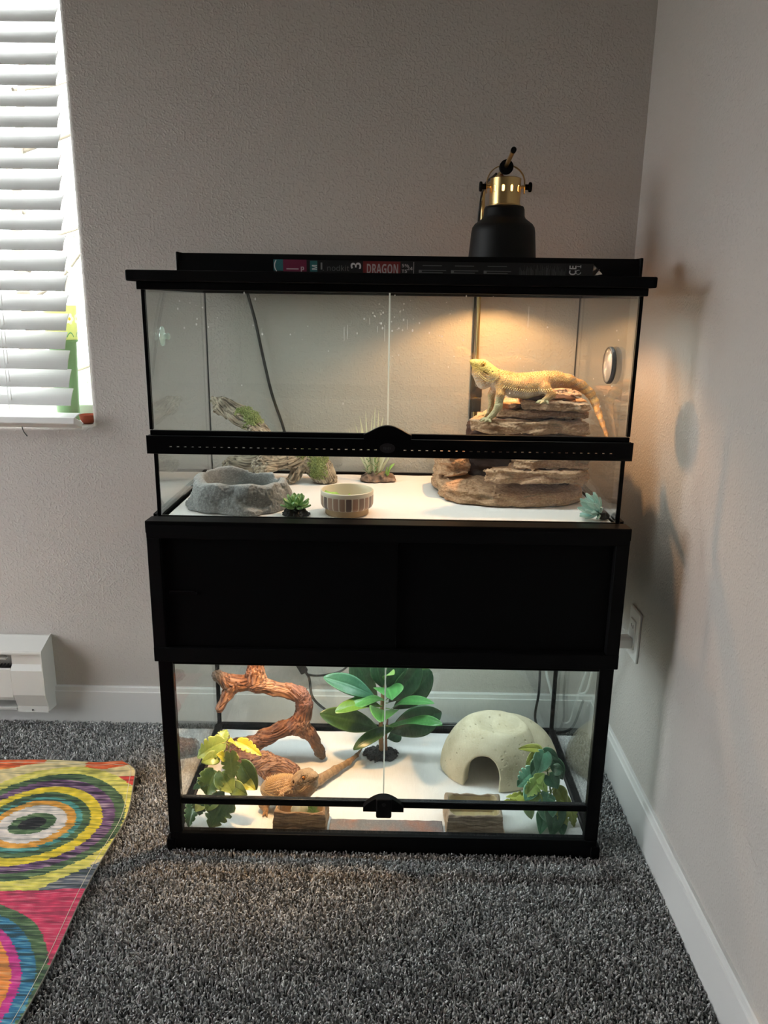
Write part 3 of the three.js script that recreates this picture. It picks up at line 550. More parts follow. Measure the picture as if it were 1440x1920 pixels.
function sheet(t, x0, x1, z0, z1, y, seed, bumps) {
  const nx = 60, nz = 34, pos = [], idx = [], f = (x, z) => y + 0.0009 * fbm(x * 14 + seed, seed, z * 14, 3) + 0.0004 * Math.sin(x * 60 + z * 20);
  for (const top of [1, 0]) for (let j = 0; j <= nz; j++) for (let i = 0; i <= nx; i++) { const x = mix(x0, x1, i / nx), z = mix(z0, z1, j / nz); pos.push(x, f(x, z) + (top ? 0.0008 : 0), z); }
  const K = (nx + 1) * (nz + 1), A = (s, j, i) => s * K + j * (nx + 1) + i;
  for (let j = 0; j < nz; j++) for (let i = 0; i < nx; i++) { idx.push(A(0, j, i), A(0, j + 1, i), A(0, j, i + 1), A(0, j, i + 1), A(0, j + 1, i), A(0, j + 1, i + 1)); idx.push(A(1, j, i), A(1, j, i + 1), A(1, j + 1, i), A(1, j, i + 1), A(1, j + 1, i + 1), A(1, j + 1, i)); }
  for (let i = 0; i < nx; i++) idx.push(A(0, nz, i), A(1, nz, i), A(0, nz, i + 1), A(1, nz, i), A(1, nz, i + 1), A(0, nz, i + 1));
  const g = new THREE.BufferGeometry(); g.setAttribute('position', new THREE.Float32BufferAttribute(pos, 3)); g.setIndex(idx); g.computeVertexNormals();
  const uv = []; for (let i = 0; i < pos.length; i += 3) uv.push(pos[i], pos[i + 2]); g.setAttribute('uv', new THREE.Float32BufferAttribute(uv, 2));
  partW('paper_sheet', g, M.liner, t);
}

// ------------------------------------------------------------------ cabinet between the two terrariums
const CZ = 0.5331, CY0 = 0.4385, CY1 = 0.7225;
{
  const t = thing('black_cabinet', 'black cabinet with a recessed front panel between the two terrariums', 'cabinet', [0, CY0, 0.3]);
  const B = (n, r, ...b) => partW(n, box(...b, r), M.blackMatte, t);
  B('side_panel', 0.002, -HW - 0.0005, -HW + 0.016, CY0, 0.698, 0.056, CZ - 0.012); B('side_panel', 0.002, HW - 0.016, HW + 0.0005, CY0, 0.698, 0.056, CZ - 0.012);
  B('back_panel', 0.002, -HW + 0.016, HW - 0.016, CY0, 0.698, 0.056, 0.064);
  B('top_panel', 0.002, -HW + 0.016, HW - 0.016, 0.686, 0.698, 0.064, CZ - 0.03);
  B('frame_stile', 0.002, -HW - 0.0015, -HW + 0.024, CY0, 0.7, CZ - 0.022, CZ); B('frame_stile', 0.002, HW - 0.024, HW + 0.0015, CY0, 0.7, CZ - 0.022, CZ);
  B('frame_rail', 0.002, -HW - 0.0015, HW + 0.0015, CY0 - 0.0005, 0.468, CZ - 0.022, CZ + 0.0015);
  B('frame_rail', 0.002, -HW - 0.0015, HW + 0.0015, 0.6885, 0.716, CZ - 0.022, CZ + 0.0008);
  // bevelled collar that the upper terrarium sits in
  const ring = (z) => [[-HW - 0.002, 0.7], [-HW - 0.002, CY1], [-HW + 0.004, CY1 - 0.001], [-HW + 0.004, 0.7]];
  { const g = extrudeShape([[CZ + 0.0005, 0.7], [CZ + 0.0005, CY1 - 0.0015], [CZ - 0.001, CY1], [0.49, CY1 - 0.002], [0.481, CY1 - 0.006], [0.481, 0.7]].map(([z, y]) => [-z, y]), 2 * HW + 0.004); g.rotateY(Math.PI / 2); g.translate(-HW - 0.002, 0, 0); partW('top_collar', g, M.black, t); }
  for (const s of [-1, 1]) { const g = extrudeShape(s < 0 ? ring() : ring().map(([x, y]) => [-x, y]).reverse(), 0.42); g.translate(0, 0, 0.06); partW('top_collar', g, M.black, t); }
  // sliding panels, one behind the other, and the pull
  const p1 = partW('sliding_panel', box(-0.427, 0.02, 0.468, 0.689, CZ - 0.013, CZ - 0.008, 0.0008), M.blackPanel, t), p2 = partW('sliding_panel', box(-0.01, 0.427, 0.468, 0.689, CZ - 0.019, CZ - 0.0145, 0.0008), M.blackPanel, t);
  partW('panel_track', box(-0.4278, -0.4262, 0.47, 0.686, CZ - 0.0125, CZ - 0.0035), std({ color: '#1c1c1e', roughness: 0.35 }), t);
  partW('panel_pull', box(-0.416, -0.363, 0.5765, 0.584, CZ - 0.0085, CZ - 0.004, 0.0015), M.black, p1);
  partW('pull_lip', box(-0.413, -0.366, 0.5835, 0.5847, CZ - 0.0075, CZ - 0.0012), std({ color: '#26262a', roughness: 0.25 }), p1);
}

// ------------------------------------------------------------------ upper terrarium
const UZ0 = 0.026, UZ1 = 0.4765, UF = 0.712;
{
  const t = thing('glass_terrarium', 'top glass terrarium with a vented black band on the cabinet', 'terrarium', [0, 0.7, (UZ0 + UZ1) / 2]);
  const B = (n, r, ...b) => partW(n, box(...b, r), M.black, t);
  partW('floor_pane', box(-HW + 0.006, HW - 0.006, 0.7, 0.706, UZ0 + 0.006, UZ1 - 0.006), M.black, t);
  B('base_rail', 0.002, -HW + 0.005, HW - 0.005, 0.7, 0.7185, UZ1 - 0.0055, UZ1); B('base_rail', 0.002, -HW + 0.005, HW - 0.005, 0.7, 0.7155, UZ0, UZ0 + 0.006);
  B('base_rail', 0.002, -HW + 0.0048, -HW + 0.0095, 0.7, 0.714, UZ0 + 0.006, UZ1 - 0.0055); B('base_rail', 0.002, HW - 0.0095, HW - 0.0048, 0.7, 0.714, UZ0 + 0.006, UZ1 - 0.0055);
  for (const s of [-1, 1]) { const a = s > 0 ? HW - 0.0125 : -HW + 0.0048, b = s > 0 ? HW - 0.0048 : -HW + 0.0125;
    B('corner_post', 0.001, a, b, 0.7185, 0.842, UZ1 - 0.0055, UZ1 - 0.0005);
    B('corner_post', 0.001, s > 0 ? HW - 0.0065 : -HW, s > 0 ? HW : -HW + 0.0065, 0.885, 1.139, UZ1 - 0.009, UZ1); }
  for (const s of [-1, 1]) partW('seam', box(s > 0 ? HW - 0.0115 : -HW + 0.0085, s > 0 ? HW - 0.0085 : -HW + 0.0115, 0.714, 1.138, UZ0 + 0.0015, UZ0 + 0.0045), M.silicone, t);
  const g = (n, ...b) => partW(n, box(...b), M.glass, t);
  g('back_pane', -HW + 0.0118, HW - 0.0118, 0.714, 1.138, UZ0 + 0.001, UZ0 + 0.005);
  g('side_pane', -HW + 0.005, -HW + 0.009, 0.714, 1.138, UZ0 + 0.005, UZ1 - 0.0095); g('side_pane', HW - 0.009, HW - 0.005, 0.714, 1.138, UZ0 + 0.005, UZ1 - 0.0095);
  g('front_pane', -HW + 0.0126, HW - 0.0126, 0.7186, 0.843, UZ1 - 0.0045, UZ1 - 0.0005);
  const d1 = g('door_pane', -HW + 0.0066, -0.0045, 0.882, 1.138, UZ1 - 0.0045, UZ1 - 0.0005), d2 = g('door_pane', -0.0015, HW - 0.0066, 0.882, 1.138, UZ1 - 0.0045, UZ1 - 0.0005);
  partW('door_edge', box(-0.0044, -0.0016, 0.882, 1.138, UZ1 - 0.0045, UZ1 - 0.0003), M.glassEdge, t, 'pale edge where the two glass doors meet');
  // water specks and streaks dried on the doors
  { const R = rng(21), l = [], c = [[0, 1.1, 0.05, 26], [-0.36, 1.09, 0.05, 10], [0.1, 1.08, 0.12, 22], [-0.2, 1.05, 0.12, 12], [0.3, 1.03, 0.12, 16]];
    for (const [x, y, s, n] of c) for (let i = 0; i < n; i++) { const q = new THREE.CircleGeometry(0.0005 + R() * 0.0012, 8); q.scale(1, 0.8 + R(), 1); q.translate(clamp(x + (R() + R() - 1) * s * 1.3, -0.43, 0.43), clamp(y + (R() + R() - 1) * s, 0.9, 1.134), UZ1 + 0.0002); l.push(q); }
    for (let i = 0; i < 7; i++) { const x = (R() - 0.5) * 0.6, y = 1.06 + R() * 0.06, h = 0.008 + R() * 0.03, q = new THREE.PlaneGeometry(0.0009, h); q.translate(x, y, UZ1 + 0.0002); l.push(q); }
    const sp = partW('water_spots', merge(l), phy({ color: '#f2f2ee', roughness: 0.8, transmission: 0.7, thickness: 0 }), d1); sp.userData.kind = 'stuff'; }
  // vented band
  const bandZ = 0.49, holes = [], R = rng(4);
  for (let i = 0; i < 61; i++) { const x = -0.44 + 0.028 + i * 0.0137; if (Math.abs(x + 0.004) < 0.022 || x > 0.425) continue; holes.push([[x, 0.8536], [x + 0.0066, 0.8536], [x + 0.0066, 0.8572], [x, 0.8572]]); }
  const bg = extrudeShape([[-0.4525, 0.8425], [0.4525, 0.8425], [0.4525, 0.875], [-0.4525, 0.875]], 0.003, 0.001, holes); bg.translate(0, 0, bandZ - 0.004); const band = partW('vent_band', bg, M.black, t);
  B('band_shelf', 0.001, -0.4525, 0.4525, 0.8715, 0.8755, UZ1 - 0.004, bandZ - 0.007); B('band_shelf', 0.001, -0.4525, 0.4525, 0.842, 0.846, UZ1 - 0.004, bandZ - 0.007);
  B('door_track', 0.001, -0.448, 0.448, 0.8755, 0.8845, UZ1 - 0.004, UZ1 + 0.0045);
  const mesh = []; for (let i = 0; i < 120; i++) mesh.push(box(-0.43 + i * 0.0072, -0.43 + i * 0.0072 + 0.0009, 0.847, 0.871, UZ1 - 0.0015, UZ1)); const vm = partW('vent_mesh', merge(mesh), M.black, t); vm.userData.kind = 'stuff';
  const hump = []; for (let i = 0; i <= 24; i++) { const k = i / 24, s = Math.sin(Math.PI * k); hump.push([mix(-0.046, 0.04, k), 0.8835 + 0.0165 * Math.pow(s, 1.25)]); }
  const hg = extrudeShape([[-0.046, 0.876], ...hump, [0.04, 0.876]].reverse(), 0.006, 0.0015); hg.translate(0, 0, UZ1 + 0.006); const lk = partW('door_lock', hg, M.black, t);
  partW('lock_badge', (() => { const q = new THREE.CylinderGeometry(0.0125, 0.0125, 0.002, 40); q.rotateX(Math.PI / 2); q.scale(1.15, 0.72, 1); q.translate(-0.003, 0.859, bandZ - 0.0002); return q; })(), std({ color: '#131315', roughness: 0.35 }), band);
  for (let i = 0; i < 5; i++) partW('badge_mark', box(-0.0105 + i * 0.003, -0.0087 + i * 0.003, 0.857 - (i % 2) * 0.0008, 0.8616 - ((i * 7) % 3) * 0.0006, bandZ + 0.0006, bandZ + 0.0011), std({ color: '#3a3a3e', roughness: 0.4 }), band);
  // screen lid
  const L = (r, ...b) => partW('lid_rim', box(...b, r), M.blackMatte, t);
  L(0.003, -0.4685, 0.4645, 1.152, 1.171, 0.478, 0.5005); L(0.003, -0.4685, 0.4645, 1.152, 1.171, 0.02, 0.036); L(0.003, -0.4685, -0.442, 1.152, 1.171, 0.036, 0.478); L(0.003, 0.438, 0.4645, 1.152, 1.171, 0.036, 0.478);
  const C = (...b) => partW('lid_skirt', box(...b, 0.002), M.black, t);
  C(-0.455, 0.455, 1.138, 1.152, 0.474, 0.486); C(-0.455, 0.455, 1.138, 1.152, 0.0245, 0.032); C(-0.455, -0.443, 1.138, 1.152, 0.032, 0.474); C(0.443, 0.455, 1.138, 1.152, 0.032, 0.474);
  partW('lid_bar', box(-0.006, 0.002, 1.15, 1.163, 0.034, 0.478, 0.001), M.blackMatte, t);
  const w = []; for (let x = -0.44; x < 0.438; x += 0.0075) w.push(new THREE.BoxGeometry(0.0007, 0.0007, 0.446).translate(x, 1.158, 0.256)); for (let z = 0.038; z < 0.478; z += 0.0075) w.push(new THREE.BoxGeometry(0.882, 0.0007, 0.0007).translate(-0.002, 1.1587, z));
  const scr = partW('wire_screen', merge(w), std({ color: '#2b2b2b', roughness: 0.5, metalness: 0.6 }), t); scr.userData.kind = 'stuff';
}
{
  const t = thing('terrarium_liner', 'white paper liner covering the floor of the top terrarium', 'liner', [0, 0.706, 0.25]);
  sheet(t, -0.4355, 0.4395, UZ0 + 0.007, 0.27, 0.708, 5); sheet(t, -0.433, 0.4385, 0.262, UZ1 - 0.0085, 0.7096, 14);
}

// ------------------------------------------------------------------ on the lid
{
  const t = thing('light_hood', 'long black light hood lying across the top screen lid behind the box', 'light', [0.032, 1.1712, 0.322]);
  const sh = extrudeShape([[-0.03, 0], [0.03, 0], [0.03, 0.022], [0.019, 0.038], [-0.019, 0.038], [-0.03, 0.022]].map(([z, y]) => [-z, y]), 0.89); sh.rotateY(Math.PI / 2); sh.translate(-0.447, 0, 0);
  part('hood_body', sh, M.blackMatte, t);
  for (const x of [-0.449, 0.443]) part('end_cap', box(x, x + 0.006, 0, 0.0395, -0.031, 0.031, 0.002), M.black, t);
  for (let i = 0; i < 7; i++) part('cap_vent', box(0.449, 0.4496, 0.006 + i * 0.0042, 0.0075 + i * 0.0042, -0.004, 0.004), std({ color: '#6a655e', roughness: 0.5 }), t);
  part('diffuser', box(-0.43, 0.43, -0.0012, -0.0002, -0.018, 0.018), std({ color: '#ffffff', emissive: new THREE.Color().setRGB(...LED_UP.color), emissiveIntensity: 4, roughness: 0.6 }), t, 'glowing white strip');
  const l = new THREE.RectAreaLight(new THREE.Color().setRGB(...LED_UP.color), LED_UP.intensity, 0.84, 0.034); l.name = 'hood_strip'; l.position.set(0, -0.003, 0); l.rotation.x = -Math.PI / 2; t.add(l);
}
{
  const t = thing('lamp_carton', 'long flat dark lamp carton with red lettering lying on the front of the lid', 'carton', [0.075, 1.1712, 0.406]);
  const cv = document.createElement('canvas'); cv.width = 2048; cv.height = 96; const c = cv.getContext('2d');
  const px = (x) => ((x - 515) / (1110 - 515)) * 2048;
  c.fillStyle = '#0d0d0f'; c.fillRect(0, 0, 2048, 96);
  c.fillStyle = '#2d6f74'; c.fillRect(0, 0, px(534), 80); c.fillStyle = '#7a2044'; c.fillRect(px(533), 0, px(577) - px(533), 84); c.fillStyle = '#2d6f74'; c.fillRect(px(583), 6, px(597) - px(583), 78);
  c.strokeStyle = '#e8e8e8'; c.lineWidth = 7; c.beginPath(); c.moveTo(18, 4); c.quadraticCurveTo(-6, 46, 20, 84); c.stroke();
  c.fillStyle = '#d8d0d0'; c.fillRect(px(539), 62, px(562) - px(539), 8); c.font = 'bold 44px sans-serif'; c.fillText('p', px(565), 74);
  c.save(); c.translate(px(588), 74); c.rotate(-Math.PI / 2); c.font = 'bold 46px sans-serif'; c.fillStyle = '#dfe8e8'; c.fillText('M', 0, 28); c.restore();
  c.fillStyle = '#8d8d8d'; c.fillRect(px(603), 18, 11, 50); c.font = '52px sans-serif'; c.fillStyle = '#6e6e6e'; c.fillText('. nodi', px(606), 76); c.fillStyle = '#77706a'; c.fillText('kit', px(640), 76);
  c.save(); c.translate(px(664), 70); c.rotate(-Math.PI / 2); c.font = 'bold 92px sans-serif'; c.fillStyle = '#e6e6e6'; c.fillText('3', 8, 50); c.restore();
  c.fillStyle = '#7a1f1f'; c.fillRect(px(682), 4, px(752) - px(682), 92); c.font = 'bold 96px sans-serif'; c.fillStyle = '#b9b0b0'; c.save(); c.translate(px(688), 92); c.scale((px(750) - px(689)) / c.measureText('DRAGON').width, 1); c.fillText('DRAGON', 0, 0); c.restore();
  c.font = 'bold 34px sans-serif'; c.fillStyle = '#b8b0b0'; c.fillText('5%', px(754), 44); c.fillText('T5', px(754), 84); c.fillText('24', px(764), 64); c.fillRect(px(776), 4, 4, 88);
  for (const x of [786, 846, 907]) { c.fillStyle = '#7a7a7a'; c.fillRect(px(x), 60, 20, 22); c.fillStyle = '#6a6a6a'; c.fillRect(px(x + 7), 26, px(x + 36) - px(x), 6); c.fillRect(px(x + 5), 60, px(x + 46) - px(x), 6); c.fillRect(px(x + 5), 76, px(x + 40) - px(x), 6); }
  const R = rng(8); for (let k = 0; k < 3; k++) for (let i = 0; i < 22; i++) { c.fillStyle = `rgba(150,150,150,${0.35 + R() * 0.4})`; const h = 25 + R() * 50; c.fillRect(px(973 + k * 30) + i * 4.4, 88 - h, 2.2, h); }
  c.save(); c.translate(px(1066), 88); c.rotate(-Math.PI / 2); c.font = 'bold 62px sans-serif'; c.fillStyle = '#d8d8d8'; c.fillText('CE', 2, 44); c.restore();
  c.strokeStyle = '#bdbdbd'; c.lineWidth = 6; c.beginPath(); c.arc(px(1083), 62, 15, 0, 5.2); c.stroke(); c.fillStyle = '#bdbdbd'; c.fillRect(px(1080), 18, 26, 7); c.fillRect(px(1086), 12, 6, 20);
  const tx = new THREE.CanvasTexture(cv); tx.colorSpace = THREE.SRGBColorSpace;
  const plain = std({ color: '#141416', roughness: 0.5 }), printed = std({ map: tx, roughness: 0.5 });
  const g = new THREE.BoxGeometry(0.584, 0.0235, 0.05); g.translate(0, 0.0118, 0);
  part('carton_body', g, [plain, plain, plain, plain, printed, plain], t);
  const fl = new THREE.BoxGeometry(0.026, 0.0008, 0.048); fl.rotateZ(-0.75); fl.translate(0.301, 0.0145, 0); part('end_flap', fl, std({ color: '#2a2a2c', roughness: 0.25 }), t);
  const f2 = new THREE.BoxGeometry(0.016, 0.0008, 0.046); f2.rotateZ(0.9); f2.translate(0.3, 0.0075, 0); part('end_flap', f2, std({ color: '#8a8a8a', roughness: 0.3 }), t);
}
{
  // clamp lamp with a black bell shade; its pole runs down behind the terrarium
  const t = thing('heat_lamp', 'black bell shaped heat lamp with a slotted brass cap standing on the lid', 'lamp', [0.2315, 1.1595, 0.188]);
  const shade = [[0.0735, 0.0], [0.0748, 0.001], [0.0745, 0.012], [0.0665, 0.108], [0.0648, 0.117], [0.06, 0.124], [0.0455, 0.1345], [0.0428, 0.1395], [0.0418, 0.153], [0.0395, 0.158], [0.031, 0.1605], [0.031, 0.1585], [0.038, 0.156], [0.0403, 0.152], [0.0413, 0.139], [0.044, 0.133], [0.059, 0.122], [0.0634, 0.116], [0.065, 0.108], [0.073, 0.012]];
  part('bell_shade', lathe([...shade, shade[0]], 72), phy({ color: new THREE.Color().setRGB(0.005, 0.005, 0.005), roughness: 0.5, specularIntensity: 0.5, side: THREE.DoubleSide }), t);
  // brass cap: a wall with eleven slots
  const R0 = 0.0318, y0 = 0.16, y1 = 0.2125, s0 = 0.184, s1 = 0.199, N = 11, w = [];
  const arc = (a0, a1, ya, yb, ro, ri) => { const s = new THREE.Shape(); s.absarc(0, 0, ro, a0, a1, false); s.absarc(0, 0, ri, a1, a0, true); const g = new THREE.ExtrudeGeometry(s, { depth: yb - ya, bevelEnabled: false, curveSegments: Math.max(4, Math.round(Math.abs(a1 - a0) * 14)) }); g.rotateX(-Math.PI / 2); g.translate(0, ya, 0); return g; };
  w.push(arc(0, Math.PI * 1.999, y0, s0, R0, R0 - 0.0015), arc(0, Math.PI * 1.999, s1, y1, R0, R0 - 0.0015));
  // one cell of the slotted strip: the sheet between its outline and a rounded slot, bent round the cap
  for (let i = 0; i < N; i++) {
    const a0 = ((i + 0.78) / N) * Math.PI * 2, hw = Math.PI / N, hh = (s1 - s0) / 2, ym = (s0 + s1) / 2, sw = 0.0028, sh = 0.0064, pos = [], idx = [], K = 48, rows = 6;
    for (let k = 0; k <= K; k++) {
      const t = (k / K) * Math.PI * 2, c = Math.cos(t), sn = Math.sin(t), m = Math.max(Math.abs(c), Math.abs(sn)), ox = (c / m) * hw, oy = (sn / m) * hh;
      const ix = (c * sw) / R0, iy = sn * sw + Math.sign(sn) * (sh - sw) * Math.min(1, Math.abs(sn) * 4);
      for (let r = 0; r <= rows; r++) { const q = Math.min(1, r / (rows - 1)), an = a0 + mix(ox, ix, q), rr = r === rows ? R0 - 0.0015 : R0; pos.push(rr * Math.cos(an), ym + mix(oy, iy, q), -rr * Math.sin(an)); }
    }
    for (let k = 0; k < K; k++) for (let r = 0; r < rows; r++) { const p = k * (rows + 1) + r, e = p + rows + 1; idx.push(p, e, p + 1, p + 1, e, e + 1); }
    const g = new THREE.BufferGeometry(); g.setAttribute('position', new THREE.Float32BufferAttribute(pos, 3)); g.setAttribute('uv', new THREE.Float32BufferAttribute(new Float32Array((pos.length / 3) * 2), 2)); g.setIndex(idx); g.computeVertexNormals(); w.push(g);
  }
  const cap = part('brass_cap', merge(w), M.brass, t);
  part('cap_top', lathe([[0, y1 + 0.002], [0.027, y1 + 0.002], [R0, y1 - 0.0005], [R0 - 0.001, y1 - 0.002], [0, y1 - 0.001]], 48), M.brass, cap);
  part('cap_collar', lathe([[0.0335, 0.1575], [0.0355, 0.1595], [0.0335, 0.1615], [0.0305, 0.162], [0.0305, 0.1575], [0.0335, 0.1575]], 56), M.brass, cap);
  part('bulb', lathe([[0.0, 0.02], [0.014, 0.022], [0.026, 0.032], [0.031, 0.046], [0.0285, 0.064], [0.022, 0.1], [0.024, 0.15], [0.0262, 0.17], [0.0262, 0.204], [0.0, 0.207]], 40), std({ color: '#fff2da', emissive: new THREE.Color().setRGB(1, 0.72, 0.25), emissiveIntensity: 3.2, roughness: 0.5 }), t, 'glowing warm bulb');
  const l = new THREE.PointLight(new THREE.Color().setRGB(...HEAT_UP.color), HEAT_UP.intensity, 0, 2); l.name = 'heat_bulb'; l.position.set(0, 0.042, 0); l.castShadow = true; l.shadow.radius = 0.6; t.add(l);
  // yoke, side knobs, swivel and arm
  const ky = 0.197, yk = []; for (let i = 0; i <= 20; i++) { const a = Math.PI * (i / 20); yk.push([-0.0395 * Math.cos(a), ky + 0.042 * Math.pow(Math.sin(a), 0.8), 0]); }
  yk.unshift([-0.0395, ky - 0.013, 0]); yk.push([0.0395, ky - 0.013, 0]);
  const yg = tube(yk, 0.0048, { seg: 60, rad: 8 }); { const p = yg.attributes.position, c = new THREE.CatmullRomCurve3(yk.map((q) => V(...q))); for (let i = 0; i <= 60; i++) { const q = c.getPointAt(i / 60); for (let j = 0; j <= 8; j++) { const o = i * 9 + j; p.setXYZ(o, q.x + (p.getX(o) - q.x) * 0.28, q.y + (p.getY(o) - q.y) * 0.28, p.getZ(o)); } } yg.computeVertexNormals(); }
  part('yoke', yg, M.brass, t);
  for (const s of [-1, 1]) { part('pivot_pin', cyl([s * 0.031, ky, 0], [s * 0.043, ky, 0], 0.003, 0.003, 16), M.brass, t); const k = lathe([[0, 0], [0.0055, 0], [0.0055, 0.007], [0.0092, 0.008], [0.0098, 0.009], [0.0098, 0.012], [0.0085, 0.0135], [0, 0.0135]], 28); k.rotateZ(-s * Math.PI / 2); k.translate(s * 0.0405, ky, 0); part('side_knob', k, M.blackMatte, t); }
  part('cap_stud', ball([-0.009, 0.2175, 0], 0.0042, [1, 1.2, 1], 14), std({ color: new THREE.Color().setRGB(0.45, 0.2, 0.1), roughness: 0.3, metalness: 1 }), t);
  const hub = lathe([[0, -0.006], [0.0128, -0.006], [0.0142, -0.004], [0.0142, 0.004], [0.0128, 0.006], [0, 0.006]], 36); hub.rotateX(Math.PI / 2); hub.translate(-0.001, 0.234, 0.006); part('swivel_hub', hub, M.blackMatte, t);
  const arm = part('arm', cyl([-0.001, 0.2335, -0.02], [-0.0045, 0.2445, 0.125], 0.0043, 0.0043, 20), M.brass, t); part('arm_end_cap', cyl([-0.0045, 0.2444, 0.123], [-0.0047, 0.2451, 0.131], 0.0052, 0.0052, 20), M.blackMatte, arm);
  part('arm', cyl([-0.001, 0.2335, -0.02], [-0.0265, 0.215, -0.1795], 0.0042, 0.0042, 16), M.brass, t);
  part('pole', cyl([-0.0265, 0.222, -0.1795], [-0.0235, -0.436, -0.1795], 0.0046, 0.0046, 20), M.brass, t);
  const cb = new RoundedBoxGeometry(0.027, 0.056, 0.011, 3, 0.002); cb.translate(-0.0225, -0.229, -0.1792); const clamp1 = part('pole_clamp', cb, M.rubber, t);
  part('clamp_screw', new THREE.TorusGeometry(0.0035, 0.0008, 8, 20).translate(-0.0225, -0.227, -0.1736), M.steel, clamp1);
  const c2 = new RoundedBoxGeometry(0.024, 0.034, 0.011, 3, 0.002); c2.translate(-0.022, -0.276, -0.1792); part('pole_clamp', c2, M.rubber, t);
  part('lamp_cord', tube([[-0.018, 0.225, -0.02], [-0.03, 0.212, -0.16], [-0.034, 0.16, -0.1795], [-0.0345, -0.1, -0.1795], [-0.035, -0.3, -0.1795], [-0.034, -0.44, -0.1795]], 0.0024, { seg: 50, rad: 8 }), M.rubber, t);
}
// ------------------------------------------------------------------ inside the upper terrarium
function polyDist(P, x, z) {                                     // signed distance to a polygon in the floor plane
  let d = 1e9, s = 1;
  for (let i = 0, j = P.length - 1; i < P.length; j = i++) {
    const ex = P[j][0] - P[i][0], ez = P[j][1] - P[i][1], wx = x - P[i][0], wz = z - P[i][1], t = clamp((wx * ex + wz * ez) / (ex * ex + ez * ez)), bx = wx - ex * t, bz = wz - ez * t;
    d = Math.min(d, bx * bx + bz * bz);
    const c1 = z >= P[i][1], c2 = z < P[j][1], c3 = ex * wz > ez * wx;
    if ((c1 && c2 && c3) || (!c1 && !c2 && !c3)) s = -s;
  }
  return s * Math.sqrt(d);
}
// a flagstone: a polygon between two heights with rounded, layered, uneven faces
function slabGeo(P, y0, y1, { h = 0.0018, r = 0.007, amp = 0.8, seed = 0, tilt = [0, 0], pale = 0.5, floor = -9 } = {}) {
  const xs = P.map((p) => p[0]), zs = P.map((p) => p[1]), m = 0.014, cx = (Math.min(...xs) + Math.max(...xs)) / 2, cz = (Math.min(...zs) + Math.max(...zs)) / 2;
  const f = (x, y, z) => {
    const yy = y - (x - cx) * tilt[0] - (z - cz) * tilt[1];
    const n = fbm(x * 22 + seed, y * 60, z * 22, 3);
    const a = polyDist(P, x + 0.01 * ns(y * 40, z * 20, seed), z + 0.012 * ns(x * 25, yy * 70 + seed, 3)) + r, b = Math.abs(yy - (y0 + y1) / 2) - (y1 - y0) / 2 + r + 0.003 * ns(x * 30, seed, z * 30);
    const q = Math.min(Math.max(a, b), 0) + Math.hypot(Math.max(a, 0), Math.max(b, 0)) - r;
    return Math.max(floor - y, q + amp * (0.0065 * n + 0.0034 * ns(x * 35, y * 260 + 5 * n, z * 35 + seed) + 0.0022 * (1 - 2 * Math.abs(ns(x * 60 + seed, y * 150 + 3 * n, z * 60))) + 0.0016 * ns(x * 180, y * 240, z * 180)));
  };
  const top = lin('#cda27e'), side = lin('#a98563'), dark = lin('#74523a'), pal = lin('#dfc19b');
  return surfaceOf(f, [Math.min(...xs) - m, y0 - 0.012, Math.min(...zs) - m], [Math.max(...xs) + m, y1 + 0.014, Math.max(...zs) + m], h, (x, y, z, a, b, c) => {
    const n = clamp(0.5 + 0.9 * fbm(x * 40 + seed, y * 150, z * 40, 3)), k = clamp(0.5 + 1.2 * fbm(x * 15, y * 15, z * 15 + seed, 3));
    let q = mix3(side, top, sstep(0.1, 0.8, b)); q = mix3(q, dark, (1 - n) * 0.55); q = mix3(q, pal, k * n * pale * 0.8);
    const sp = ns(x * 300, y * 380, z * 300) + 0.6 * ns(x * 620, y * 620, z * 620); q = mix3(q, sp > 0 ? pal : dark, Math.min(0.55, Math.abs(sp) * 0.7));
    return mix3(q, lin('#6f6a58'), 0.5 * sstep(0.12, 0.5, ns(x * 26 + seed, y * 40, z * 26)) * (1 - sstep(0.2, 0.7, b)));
  }, 1.8);
}
